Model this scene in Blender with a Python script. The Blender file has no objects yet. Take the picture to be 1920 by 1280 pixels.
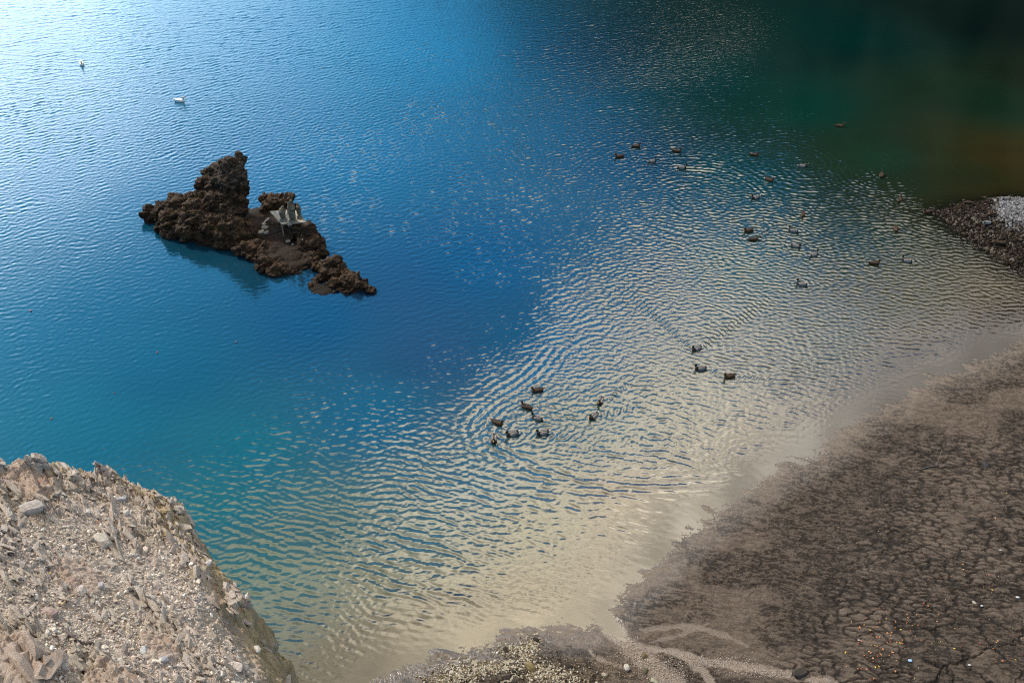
import bpy, math, random
import numpy as np
from mathutils import Vector, Matrix, Euler

R = math.radians
random.seed(7)
rng = np.random.default_rng(11)
scene = bpy.context.scene
COL = scene.collection

# ------------------------------------------------------------------ camera
H = 26.0                      # camera height above the water
F = 1900.0                    # focal length in photo pixels (1920 wide)
PITCH = math.atan2(1400.0, F)
SP, CP = math.sin(PITCH), math.cos(PITCH)
cam_data = bpy.data.cameras.new("camera")
cam = bpy.data.objects.new("camera", cam_data)
COL.objects.link(cam)
cam.location = (0, 0, H)
cam.rotation_euler = (math.pi / 2 - PITCH, 0, 0)
cam_data.sensor_width = 36.0
cam_data.lens = 36.0 * F / 1920.0
cam_data.clip_start = 0.1
cam_data.clip_end = 3000
scene.camera = cam


def at(px, py, z=0.0):
    """photo pixel -> world point on the horizontal plane z"""
    u, v = (px - 960) / F, (py - 640) / F
    t = (H - z) / (SP + v * CP)
    return np.array([u * t, t * (CP - v * SP), z])


def to_px(X, Y, Z):
    dz = H - Z
    d = Y * CP + dz * SP
    return 960 + F * X / d, 640 + F * (dz * CP - Y * SP) / d


# ------------------------------------------------------------------ light
SUN_AZ, SUN_EL = R(-55), R(40)
SKY = dict(strength=0.165, cloud=3.3, glow=4.2)
scene.view_settings.view_transform = 'Standard'
scene.view_settings.look = 'None'
scene.view_settings.exposure = 0.05
scene.view_settings.gamma = 1.0
scene.cycles.max_bounces = 6
scene.cycles.filter_width = 1.15
scene.cycles.use_denoising = False
scene.cycles.sample_clamp_indirect = 8
scene.cycles.caustics_reflective = False
scene.cycles.caustics_refractive = False

world = bpy.data.worlds.new("World")
scene.world = world
world.use_nodes = True
WN, WL = world.node_tree.nodes, world.node_tree.links
WN.clear()


class NT:
    """small helper to write node trees tersely"""
    def __init__(s, tree):
        s.t, s.n, s.l = tree, tree.nodes, tree.links

    def put(s, sock, val):
        if isinstance(val, bpy.types.NodeSocket):
            s.l.new(val, sock)
        elif val is not None:
            sock.default_value = val

    def node(s, typ, ins=None, **kw):
        nd = s.n.new(typ)
        for k, v in kw.items():
            setattr(nd, k, v)
        for k, v in (ins or {}).items():
            s.put(nd.inputs[k], v)
        return nd

    def m(s, op, a, b=None, c=None, clamp=False):
        nd = s.n.new('ShaderNodeMath')
        nd.operation = op
        nd.use_clamp = clamp
        s.put(nd.inputs[0], a)
        if b is not None: s.put(nd.inputs[1], b)
        if c is not None: s.put(nd.inputs[2], c)
        return nd.outputs[0]

    def ss(s, x, lo, hi, a=0.0, b=1.0):
        nd = s.n.new('ShaderNodeMapRange')
        nd.interpolation_type = 'SMOOTHSTEP'
        s.put(nd.inputs[0], x); s.put(nd.inputs[1], lo); s.put(nd.inputs[2], hi)
        s.put(nd.inputs[3], a); s.put(nd.inputs[4], b)
        return nd.outputs[0]

    def mix(s, f, a, b, mode='MIX'):
        nd = s.n.new('ShaderNodeMix')
        nd.data_type = 'RGBA'
        nd.blend_type = mode
        nd.clamp_factor = True
        s.put(nd.inputs[0], f)
        s.put(nd.inputs[6], a if isinstance(a, bpy.types.NodeSocket) else (*a, 1))
        s.put(nd.inputs[7], b if isinstance(b, bpy.types.NodeSocket) else (*b, 1))
        return nd.outputs[2]

    def noise(s, vec, scale, detail=3, rough=0.55, dist=0.0):
        nd = s.node('ShaderNodeTexNoise', {'Scale': scale, 'Detail': detail, 'Roughness': rough, 'Distortion': dist})
        if vec is not None: s.l.new(vec, nd.inputs['Vector'])
        return nd.outputs['Fac']

    def mapping(s, vec, scale=(1, 1, 1), rot=(0, 0, 0), loc=(0, 0, 0)):
        nd = s.node('ShaderNodeMapping', {'Scale': scale, 'Rotation': rot, 'Location': loc})
        s.l.new(vec, nd.inputs['Vector'])
        return nd.outputs[0]

    def attr(s, name, out='Fac'):
        nd = s.n.new('ShaderNodeAttribute')
        nd.attribute_name = name
        return nd.outputs[out]


w = NT(world.node_tree)
tc = w.n.new('ShaderNodeTexCoord').outputs['Generated']
sky = w.node('ShaderNodeTexSky', sky_type='NISHITA')
sky.sun_disc = False
sky.sun_elevation = SUN_EL
sky.sun_rotation = SUN_AZ
sky.altitude = 300
sep = w.n.new('ShaderNodeSeparateXYZ'); w.l.new(tc, sep.inputs[0])
sx, sy, sz = sep.outputs
el = w.m('MULTIPLY', w.m('ARCSINE', sz), 180 / math.pi)
az = w.m('MULTIPLY', w.m('ARCTAN2', sx, sy), 180 / math.pi)
wob = w.noise(tc, 5.0, 4, 0.6)
wob2 = w.noise(tc, 14.0, 4, 0.6)
# lower edge of the cloud bank: 46 deg on the left, 31 deg on the right
edge = w.m('ADD', w.m('MINIMUM', w.ss(az, -6.0, 14.0, 46.5, 33.5), w.ss(az, -22.0, -9.0, 49.0, 45.5)), w.ss(az, 22.0, 34.0, 0.0, -7.0))
edge = w.m('ADD', edge, w.m('MULTIPLY', w.m('SUBTRACT', wob, 0.5), 6.0))
edge = w.m('ADD', edge, w.m('MULTIPLY', w.m('SUBTRACT', wob2, 0.5), 4.0))
cloud = w.ss(w.m('SUBTRACT', el, edge), -3.0, 3.5)
# unseen cloud overhead and behind the camera, added for warm fill; thinner behind
cloud = w.m('MULTIPLY', cloud, w.ss(sy, -0.35, 0.1, 0.8, 1.0))
tint = w.mix(1.0, sky.outputs[0], (0.20, 0.90, 1.28), 'MULTIPLY')
bluebg = w.node('ShaderNodeBackground', {'Color': tint, 'Strength': w.m('MULTIPLY', w.ss(el, 22.0, 42.0, 1.15, 0.60), SKY['strength'])})
cshade = w.m('MULTIPLY', w.ss(w.noise(tc, 8.0, 6, 0.62), 0.32, 0.68, 0.55, 1.35), w.ss(el, 45.0, 62.0, 1.12, 0.62))
ccol = w.mix(w.ss(az, 0.0, 30.0), (1.0, 0.86, 0.62), (0.86, 0.80, 0.72))
cdim = w.m('MAXIMUM', w.m('MULTIPLY', w.ss(az, -27.0, 4.0, 0.34, 1.0), w.ss(az, 9.0, 28.0, 1.0, 0.42)), w.ss(el, 66.0, 80.0, 0.0, 0.42))
cdim = w.m('MAXIMUM', cdim, w.ss(sy, 0.1, -0.1, 0.0, 0.42))
cloudbg = w.node('ShaderNodeBackground', {'Color': ccol, 'Strength': w.m('MULTIPLY', w.m('MULTIPLY', cshade, cdim), SKY['cloud'])})
mixc = w.n.new('ShaderNodeMixShader')
w.l.new(cloud, mixc.inputs[0]); w.l.new(bluebg.outputs[0], mixc.inputs[1]); w.l.new(cloudbg.outputs[0], mixc.inputs[2])
# bright veil of cloud low in the sky on the sunny side
sd_ = (math.sin(SUN_AZ) * math.cos(SUN_EL), math.cos(SUN_AZ) * math.cos(SUN_EL), math.sin(SUN_EL))
GA, GE = R(-36), R(13)
gd_ = (math.sin(GA) * math.cos(GE), math.cos(GA) * math.cos(GE), math.sin(GE))
dot = w.node('ShaderNodeVectorMath', {0: tc, 1: gd_}, operation='DOT_PRODUCT').outputs['Value']
ang = w.m('MULTIPLY', w.m('ARCCOSINE', w.m('MINIMUM', dot, 1.0)), 180 / math.pi)
daz = w.m('MULTIPLY', w.m('ADD', az, 37.0), 0.62)
dele = w.m('SUBTRACT', el, 11.0)
ang = w.m('SQRT', w.m('ADD', w.m('MULTIPLY', daz, daz), w.m('MULTIPLY', dele, dele)))
glow = w.m('POWER', w.ss(ang, 24.0, 2.0), 1.6)
glow = w.m('MULTIPLY', glow, w.ss(wob2, 0.3, 0.6, 0.55, 1.15))
glowbg = w.node('ShaderNodeBackground', {'Color': (1, 0.97, 0.92, 1), 'Strength': w.m('MULTIPLY', glow, SKY['glow'])})
addw = w.n.new('ShaderNodeAddShader')
w.l.new(mixc.outputs[0], addw.inputs[0]); w.l.new(glowbg.outputs[0], addw.inputs[1])
wout = w.n.new('ShaderNodeOutputWorld')
w.l.new(addw.outputs[0], wout.inputs[0])

sun_data = bpy.data.lights.new("sun", 'SUN')
sun_data.energy = 4.3
sun_data.angle = R(3)
sun_data.color = (1.0, 0.91, 0.79)
sun = bpy.data.objects.new("sun", sun_data)
COL.objects.link(sun)
sun.rotation_euler = Vector(sd_).to_track_quat('Z', 'Y').to_euler()


# ------------------------------------------------------------------ noise
def _h(ix, iy, iz, seed):
    M = np.uint32
    h = (ix.astype(np.int64).astype(M) * M(374761393)) ^ (iy.astype(np.int64).astype(M) * M(668265263)) ^ \
        (iz.astype(np.int64).astype(M) * M(2147483647)) ^ M((seed * 974711 + 12345) & 0xffffffff)
    h = (h ^ (h >> M(13))) * M(1274126177)
    h = (h ^ (h >> M(16))) * M(2246822519)
    h = h ^ (h >> M(15))
    return h.astype(np.float64) / 4294967296.0


def vn2(x, y, seed=0):
    ix, iy = np.floor(x), np.floor(y)
    fx, fy = x - ix, y - iy
    fx, fy = fx * fx * (3 - 2 * fx), fy * fy * (3 - 2 * fy)
    z = np.zeros_like(ix)
    a, b = _h(ix, iy, z, seed), _h(ix + 1, iy, z, seed)
    c, d = _h(ix, iy + 1, z, seed), _h(ix + 1, iy + 1, z, seed)
    return (a + (b - a) * fx) * (1 - fy) + (c + (d - c) * fx) * fy


def fbm2(x, y, octv=4, seed=0, gain=0.5, lac=2.03):
    s = np.zeros_like(x); a = 1.0; tot = 0
    for i in range(octv):
        s += a * (vn2(x, y, seed + i * 17) - 0.5) * 2; tot += a
        x, y = (x * 0.8 - y * 0.6) * lac + 3.1, (x * 0.6 + y * 0.8) * lac + 1.7
        a *= gain
    return s / tot


def vn3(p, seed=0):
    i = np.floor(p); f = p - i; f = f * f * (3 - 2 * f)
    r = 0
    for dx in (0, 1):
        wx = f[:, 0] if dx else 1 - f[:, 0]
        for dy in (0, 1):
            wy = f[:, 1] if dy else 1 - f[:, 1]
            for dz in (0, 1):
                wz = f[:, 2] if dz else 1 - f[:, 2]
                r = r + wx * wy * wz * _h(i[:, 0] + dx, i[:, 1] + dy, i[:, 2] + dz, seed)
    return r


def fbm3(p, octv=4, seed=0, gain=0.5):
    s = 0; a = 1.0; tot = 0
    for k in range(octv):
        s = s + a * (vn3(p, seed + 13 * k) - 0.5) * 2; tot += a
        p = p * 2.03 + 5.3; a *= gain
    return s / tot


def worley2(x, y, seed=0, jit=0.9):
    """F1, F2, cell random, dx, dy to the cell centre"""
    ix, iy = np.floor(x), np.floor(y)
    F1 = np.full(x.shape, 9.0); F2 = F1.copy(); rid = np.zeros_like(x); DX = np.zeros_like(x); DY = np.zeros_like(x)
    z = np.zeros_like(x)
    for a in (-1, 0, 1):
        for b in (-1, 0, 1):
            cx, cy = ix + a, iy + b
            px = cx + 0.5 + jit * (_h(cx, cy, z, seed) - 0.5)
            py = cy + 0.5 + jit * (_h(cx, cy, z, seed + 1) - 0.5)
            dx, dy = x - px, y - py
            d = np.sqrt(dx * dx + dy * dy)
            nw = d < F1
            F2 = np.where(nw, F1, np.minimum(F2, d))
            F1 = np.where(nw, d, F1)
            rid = np.where(nw, _h(cx, cy, z, seed + 2), rid)
            DX = np.where(nw, dx, DX); DY = np.where(nw, dy, DY)
    return F1, F2, rid, DX, DY


def worley3(p, seed=0, jit=0.9):
    i = np.floor(p)
    F1 = np.full(len(p), 9.0); F2 = F1.copy(); rid = np.zeros(len(p))
    for a in (-1, 0, 1):
        for b in (-1, 0, 1):
            for c in (-1, 0, 1):
                q = i + (a, b, c)
                d = 0
                for k in range(3):
                    d = d + (p[:, k] - q[:, k] - 0.5 - jit * (_h(q[:, 0], q[:, 1], q[:, 2], seed + k) - 0.5)) ** 2
                nw = d < F1
                F2 = np.where(nw, F1, np.minimum(F2, d))
                F1 = np.where(nw, d, F1)
                rid = np.where(nw, _h(q[:, 0], q[:, 1], q[:, 2], seed + 9), rid)
    return np.sqrt(F1), np.sqrt(F2), rid


def sstep(x, a, b):
    t = np.clip((x - a) / (b - a), 0, 1)
    return t * t * (3 - 2 * t)


def poly_sd(X, Y, pts):
    """signed distance to a closed polygon, positive inside"""
    pts = np.asarray(pts, float)
    d = np.full(X.shape, 1e9); inside = np.zeros(X.shape, bool)
    for i in range(len(pts)):
        a, b = pts[i], pts[(i + 1) % len(pts)]
        e = b - a
        t = np.clip(((X - a[0]) * e[0] + (Y - a[1]) * e[1]) / max(e @ e, 1e-9), 0, 1)
        d = np.minimum(d, (X - a[0] - t * e[0]) ** 2 + (Y - a[1] - t * e[1]) ** 2)
        if a[1] != b[1]:
            c = ((Y >= min(a[1], b[1])) & (Y < max(a[1], b[1]))) & (X < a[0] + (Y - a[1]) * e[0] / e[1])
            inside ^= c
    d = np.sqrt(d)
    return np.where(inside, d, -d)


def line_d(X, Y, pts):
    d = np.full(X.shape, 1e9)
    for a, b in zip(pts[:-1], pts[1:]):
        a = np.asarray(a, float)[:2]; b = np.asarray(b, float)[:2]
        e = b - a
        t = np.clip(((X - a[0]) * e[0] + (Y - a[1]) * e[1]) / (e @ e), 0, 1)
        d = np.minimum(d, (X - a[0] - t * e[0]) ** 2 + (Y - a[1] - t * e[1]) ** 2)
    return np.sqrt(d)


def idw(X, Y, ctrl, power=3.0):
    """ctrl: list of (px, py, v...) -> smooth interpolation over the water plane"""
    pts = np.array([at(c[0], c[1])[:2] for c in ctrl])
    vals = np.array([c[2:] for c in ctrl], float)
    W = 0; S = 0
    for p, v in zip(pts, vals):
        # distance measured relative to range so far points spread further
        sc = np.hypot(p[0], p[1]) + H
        w_ = 1.0 / ((((X - p[0]) ** 2 + (Y - p[1]) ** 2) / sc ** 2 + 2e-4) ** (power / 2))
        W = W + w_
        S = S + w_[..., None] * v
    return S / W[..., None]


# ------------------------------------------------------------------ mesh helpers
def mesh_np(name, V, Q, mat, attrs=None, smooth=True, parent=None):
    me = bpy.data.meshes.new(name)
    V = np.asarray(V, np.float32).reshape(-1, 3)
    Q = np.asarray(Q, np.int32)
    n, k = Q.shape
    me.vertices.add(len(V)); me.vertices.foreach_set('co', V.ravel())
    me.loops.add(n * k); me.loops.foreach_set('vertex_index', Q.ravel())
    me.polygons.add(n); me.polygons.foreach_set('loop_start', np.arange(0, n * k, k, dtype=np.int32))
    me.polygons.foreach_set('use_smooth', np.full(n, smooth))
    me.update(calc_edges=True)
    for an, av in (attrs or {}).items():
        av = np.asarray(av, np.float32)
        if av.ndim == 1:
            a = me.attributes.new(an, 'FLOAT', 'POINT'); a.data.foreach_set('value', av)
        else:
            a = me.attributes.new(an, 'FLOAT_COLOR', 'POINT')
            a.data.foreach_set('color', np.concatenate([av[:, :3], np.ones((len(av), 1), np.float32)], 1).ravel())
    if mat: me.materials.append(mat)
    o = bpy.data.objects.new(name, me)
    COL.objects.link(o)
    if parent: o.parent = parent
    return o


def grid_faces(nr, nc, keep=None):
    r, c = np.meshgrid(np.arange(nr - 1), np.arange(nc - 1), indexing='ij')
    a = (r * nc + c).ravel()
    Q = np.stack([a, a + 1, a + nc + 1, a + nc], 1)
    if keep is not None:
        Q = Q[keep.ravel()]
    return Q


def compact(V, Q, attrs):
    used = np.unique(Q)
    mp = np.full(len(V), -1, np.int64); mp[used] = np.arange(len(used))
    return V[used], mp[Q], {k: v[used] for k, v in attrs.items()}


def tag(o, label=None, cat=None, group=None, kind=None):
    if label: o['label'] = label
    if cat: o['category'] = cat
    if group: o['group'] = group
    if kind: o['kind'] = kind
    return o


def mat_new(name):
    m = bpy.data.materials.new(name)
    m.use_nodes = True
    m.node_tree.nodes.clear()
    t = NT(m.node_tree)
    out = t.n.new('ShaderNodeOutputMaterial')
    return m, t, out


def principled(name, color, rough=0.8, bump=None, spec=0.5):
    """color: rgb or function(t)->socket ; bump: function(t)->(height socket, strength, distance)"""
    m, t, out = mat_new(name)
    c = color(t) if callable(color) else (*color, 1)
    b = t.node('ShaderNodeBsdfPrincipled', {'Base Color': c, 'Roughness': rough(t) if callable(rough) else rough,
                                            'Specular IOR Level': spec(t) if callable(spec) else spec})
    if bump:
        h, s_, d_ = bump(t)
        bn = t.node('ShaderNodeBump', {'Height': h, 'Strength': s_, 'Distance': d_})
        t.l.new(bn.outputs[0], b.inputs['Normal'])
    t.l.new(b.outputs[0], out.inputs[0])
    return m


def opos(t):
    return t.n.new('ShaderNodeTexCoord').outputs['Object']


# ------------------------------------------------------------------ ground shape
SHORE_PX = [(640, 1330), (700, 1278), (742, 1247), (800, 1236), (850, 1222), (905, 1212), (940, 1196), (985, 1184), (1040, 1180),
            (1095, 1176), (1120, 1160), (1150, 1152), (1160, 1120), (1200, 1092), (1228, 1062), (1262, 1030),
            (1300, 1000), (1345, 962), (1390, 928), (1440, 893), (1520, 858), (1570, 815), (1620, 785), (1700, 742), (1760, 712),
            (1830, 690), (1880, 662), (1925, 640), (2000, 615)]
SHORE = [at(x, y)[:2] for x, y in SHORE_PX] + [(60, 34), (90, 20), (90, -40), (-6, -40), (-6, 12)]
SPIT_PX = [(1748, 399), (1775, 418), (1812, 445), (1860, 474), (1896, 500), (1925, 520), (2060, 590), (2300, 600), (2500, 440),
           (2200, 372), (2000, 368), (1920, 368), (1860, 374), (1800, 383), (1770, 391)]
SPIT = [at(x, y)[:2] for x, y in SPIT_PX]


def ground_base(X, Y):
    s1 = poly_sd(X, Y, SHORE) + 0.22 * fbm2(X * 0.9, Y * 0.9, 4, 5)
    s2 = poly_sd(X, Y, SPIT) + 0.25 * fbm2(X * 0.8, Y * 0.8, 3, 8)
    l1 = np.where(s1 > 0, np.where(s1 < 2.5, 0.022 * s1 + 0.0048 * s1 * s1, 0.085 + 0.022 * (s1 - 2.5)),
                  np.where(s1 > -2.0, 0.028 * s1, -0.056 + 0.20 * (s1 + 2.0)))
    l2 = np.where(s2 > 0, 0.85 * (1 - np.exp(-s2 * 0.35)), 0.22 * s2)
    h = np.maximum(np.maximum(l1, -5.0), np.maximum(l2, -5.0))
    return h, s1, s2, l1, l2


# streams of pale grit running over the mud, traced on the ground plane
STREAMS = [([(1125, 1150), (1160, 1195), (1200, 1230), (1270, 1290), (1300, 1320)], 0.42, 1.0),
           ([(1190, 1212), (1260, 1225), (1330, 1243), (1440, 1262), (1560, 1285)], 0.20, 1.0),
           ([(1200, 1180), (1280, 1176), (1330, 1185), (1380, 1205), (1400, 1215)], 0.09, 0.55),
           ([(1210, 1208), (1270, 1193), (1330, 1170)], 0.06, 0.45),
           ([(1290, 1240), (1320, 1262), (1345, 1300)], 0.14, 0.9),
           ([(1100, 1215), (1120, 1235), (1160, 1250)], 0.08, 0.8)]
CHAN = [(1100, 1095), (1135, 1150), (1150, 1180), (1185, 1215)]


def ground_full(X, Y):
    h, s1, s2, l1, l2 = ground_base(X, Y)
    px, py = to_px(X, Y, 0.1)
    land = sstep(s1, -1.6, 0.3)
    # smeared, streaky wet mud
    ca, sa = math.cos(R(-15)), math.sin(R(-15))
    U, V_ = X * ca + Y * sa, -X * sa + Y * ca
    wx = U + 0.3 * fbm2(X * 0.7, Y * 0.7, 3, 91)
    wy = V_ + 0.22 * fbm2(X * 0.7, Y * 0.7, 3, 95)
    patch = sstep(fbm2(X * 0.55 + 9, Y * 0.8, 3, 31), -0.25, 0.25)
    ridg = 1 - np.abs(fbm2(wx * 2.6, wy * 6.5, 4, 41, 0.6))
    st1 = np.power(ridg, 6)
    fine = fbm2(wx * 12, wy * 30, 3, 47, 0.65)
    mid = fbm2(wx * 3, wy * 7, 4, 53, 0.55)
    gather = 0.05 * np.power(np.clip(fbm2(wx * 1.1, wy * 3.2, 4, 61), 0, 1), 1.5)
    # drying cracks: small slanting plates higher up, large plates in the corner
    c1m = sstep(px + 0.55 * (py - 1000), 1530, 1660) * sstep(py, 740, 860) + 0.7 * sstep(px, 1560, 1640) * sstep(py, 1090, 1130) * sstep(py, 1220, 1180)
    c1m = np.clip(c1m, 0, 1) * sstep(fbm2(X * 0.9, Y * 0.9, 3, 71), -0.85, -0.25)
    c2m = sstep(px, 1700, 1740) * sstep(py, 1150, 1185)
    c3m = sstep(py, 1225, 1240) * sstep(px, 830, 850) * sstep(px, 985, 970)
    c1m = c1m * (1 - c2m)
    lace = fbm2(X * 11, Y * 17, 4, 57, 0.7)
    grv = np.power(1 - np.abs(fbm2(wx * 2.6 + 7, wy * 9.0, 4, 59, 0.6)), 9)
    mud = (0.026 * mid + 0.020 * st1 + 0.020 * fine + 0.018 * lace - 0.045 * grv) * (0.16 + 0.50 * patch) * (1 - 0.7 * c1m) * (1 - 0.6 * c2m)
    mud = mud * (0.28 + 0.72 * sstep(s1, 0.2, 1.8)) + 0.011 * fbm2(X * 12, Y * 17, 4, 58, 0.75) * sstep(np.abs(s1 - 0.1), 1.3, 0.2)
    qx = wx + 0.08 * fbm2(X * 5, Y * 5, 3, 73); qy = wy + 0.08 * fbm2(X * 5, Y * 5, 3, 77)
    F1, F2, rid, _, _ = worley2(qx * 1.9, qy * 5.4, 81, 1.0)
    e1 = F2 - F1
    cr1 = (1 - sstep(e1, 0.05, 0.33)) * c1m * sstep(vn2(X * 1.3, Y * 1.3, 79), 0.0, 0.35)
    G1, G2, rid2, _, _ = worley2(X * 0.95 + 0.35 * fbm2(X * 2.2, Y * 2.2, 4, 83, .6), Y * 1.15 + 0.3 * fbm2(X * 2.2, Y * 2.2, 4, 85, .6), 87, 1.0)
    cr2 = (1 - sstep(G2 - G1, 0.02, 0.12)) * np.clip(c2m + c3m, 0, 1)
    crack = np.clip(cr1 * 0.9 + cr2, 0, 1)
    plate = (rid - 0.5) * 0.018 * c1m * (1 - cr1) + 0.008 * c2m
    sand = np.zeros_like(X)
    wob = 0.16 * fbm2(X * 2.4, Y * 2.4, 4, 101, 0.6)
    for pts, wd, st in STREAMS:
        d = line_d(X, Y, [at(a, b)[:2] for a, b in pts])
        sand = np.maximum(sand, st * (1 - sstep(d + wob, wd * 0.45, wd)))
    chan = 1 - sstep(line_d(X, Y, [at(a, b)[:2] for a, b in CHAN]) + 0.4 * wob, 0.02, 0.22)
    rough = (mud + gather + plate) * land * (1 - 0.75 * sand) - 0.045 * crack * land
    on1 = (l1 >= l2)
    hh = h + np.where(on1, rough, 0)
    hh = hh - 0.015 * sand * land - 0.015 * chan
    # gravel bank surface
    hh = hh + np.where(on1, 0, 0.06 * fbm2(X * 2.5, Y * 2.5, 4, 111))
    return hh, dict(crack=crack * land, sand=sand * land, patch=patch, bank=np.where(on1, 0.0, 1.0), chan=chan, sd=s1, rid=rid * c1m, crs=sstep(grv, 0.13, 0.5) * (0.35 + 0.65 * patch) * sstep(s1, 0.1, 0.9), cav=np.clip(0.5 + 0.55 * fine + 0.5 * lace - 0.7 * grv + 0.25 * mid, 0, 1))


# ------------------------------------------------------------------ polar grid
def polar(th0, th1, nth, a0, a1, na):
    th = np.radians(np.linspace(th0, th1, nth)); azs = np.radians(np.linspace(a0, a1, na))
    r = H / np.tan(th)
    Rr, A = np.meshgrid(r, azs, indexing='ij')
    return Rr * np.sin(A), Rr * np.cos(A)


# ------------------------------------------------------------------ ground meshes
def mud_color(t):
    P = t.n.new('ShaderNodeTexCoord').outputs['Object']
    n1 = t.noise(t.mapping(P, (2.2, 5.0, 2)), 1.0, 5, 0.65)
    n3 = t.noise(t.mapping(P, (1, 2.2, 1), (0, 0, R(15))), 14.0, 4, 0.75)
    c = t.mix(t.m('MULTIPLY', t.attr('patch'), t.ss(t.attr('sd'), 0.2, 1.6, 0.35, 1.0)), (0.145, 0.107, 0.080), (0.092, 0.067, 0.050))  # paler towards the waterline: wet sheen put into the colour
    c = t.mix(t.ss(n1, 0.42, 0.7, 0, 0.5), c, (0.050, 0.037, 0.029))
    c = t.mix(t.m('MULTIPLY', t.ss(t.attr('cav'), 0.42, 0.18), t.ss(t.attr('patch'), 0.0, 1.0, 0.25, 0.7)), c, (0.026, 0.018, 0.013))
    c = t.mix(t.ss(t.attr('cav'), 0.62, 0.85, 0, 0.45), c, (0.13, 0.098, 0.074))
    c = t.mix(t.ss(n3, 0.56, 0.72, 0, 0.5), c, (0.028, 0.021, 0.017))
    dry = t.m('MULTIPLY', t.ss(t.attr('rid'), 0.0, 1.0), 0.65)
    c = t.mix(dry, c, (0.145, 0.108, 0.084))
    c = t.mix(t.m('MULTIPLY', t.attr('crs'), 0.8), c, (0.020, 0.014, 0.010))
    c = t.mix(t.m('MULTIPLY', t.attr('crack'), 0.95), c, (0.008, 0.006, 0.005))  # crack colour holds damp dark mud and painted depth shade
    grit = t.mix(t.ss(t.noise(P, 30.0, 3, 0.7), 0.4, 0.62), (0.18, 0.14, 0.115), (0.34, 0.275, 0.225))
    c = t.mix(t.attr('sand'), c, grit)
    bank = t.mix(t.ss(t.noise(P, 7.0, 4, 0.7), 0.35, 0.65), (0.006, 0.004, 0.003), (0.018, 0.012, 0.008))
    c = t.mix(t.attr('bank'), c, bank)
    return c


def mud_rough(t):
    P = t.n.new('ShaderNodeTexCoord').outputs['Object']
    wet = t.ss(t.attr('sd'), -0.2, 1.6, -0.30, 1.0)
    n = t.ss(t.noise(P, 2.5, 4, 0.6), 0.35, 0.65, -0.12, 0.12)
    return t.m('ADD', t.m('ADD', t.m('MULTIPLY', wet, 0.38), 0.36), n, clamp=True)


def mud_bump(t):
    P = t.n.new('ShaderNodeTexCoord').outputs['Object']
    return t.m('ADD', t.noise(P, 22.0, 5, 0.75), t.noise(t.mapping(P, (1, 2.4, 1), (0, 0, R(15))), 9.0, 4, 0.7)), t.ss(t.attr('sd'), 0.0, 1.5, 0.25, 1.0), 0.035


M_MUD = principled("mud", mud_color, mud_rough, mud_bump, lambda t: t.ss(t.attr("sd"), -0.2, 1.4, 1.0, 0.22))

X, Y = polar(58.5, 25.0, 760, -14, 43.5, 1050)
hh, ga = ground_full(X, Y)
keepv = (ga['sd'] > -3.2) | (hh > -0.6)
kf = keepv[:-1, :-1] & keepv[1:, 1:] & keepv[:-1, 1:] & keepv[1:, :-1]
Vg = np.stack([X, Y, hh], -1).reshape(-1, 3)
Qg = grid_faces(*X.shape, keep=kf)
at_ = {k: v.reshape(-1) for k, v in ga.items()}
Vg, Qg, at_ = compact(Vg, Qg, at_)
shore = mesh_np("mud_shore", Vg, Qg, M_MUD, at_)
tag(shore, kind='structure', label='wet brown mud shore with drying cracks and pale grit streams')

# coarse lake bed and surrounding ground out to the horizon
ax_ = np.concatenate([np.linspace(-900, -120, 14), np.linspace(-100, 100, 161), np.linspace(120, 900, 14)])
ay_ = np.concatenate([np.linspace(-900, -60, 14), np.linspace(-40, 130, 137), np.linspace(150, 900, 14)])
GX, GY = np.meshgrid(ax_, ay_, indexing='xy')
gh, _, _, _, _ = ground_base(GX, GY)
gd = np.hypot(GX, GY)
gh = np.where(gh > 0, gh, gh) - 0.22
gh = gh + sstep(gd, 180, 420) * 12
Gq = grid_faces(*GX.shape)
z0 = np.zeros(GX.size)
ground = mesh_np("ground", np.stack([GX, GY, gh], -1).reshape(-1, 3), Gq, M_MUD,
                 dict(crack=z0, sand=z0, bank=z0, sd=z0 + 3, rid=z0, crs=z0, cav=z0 + .5, patch=z0 + .5))
tag(ground, kind='structure')

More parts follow.
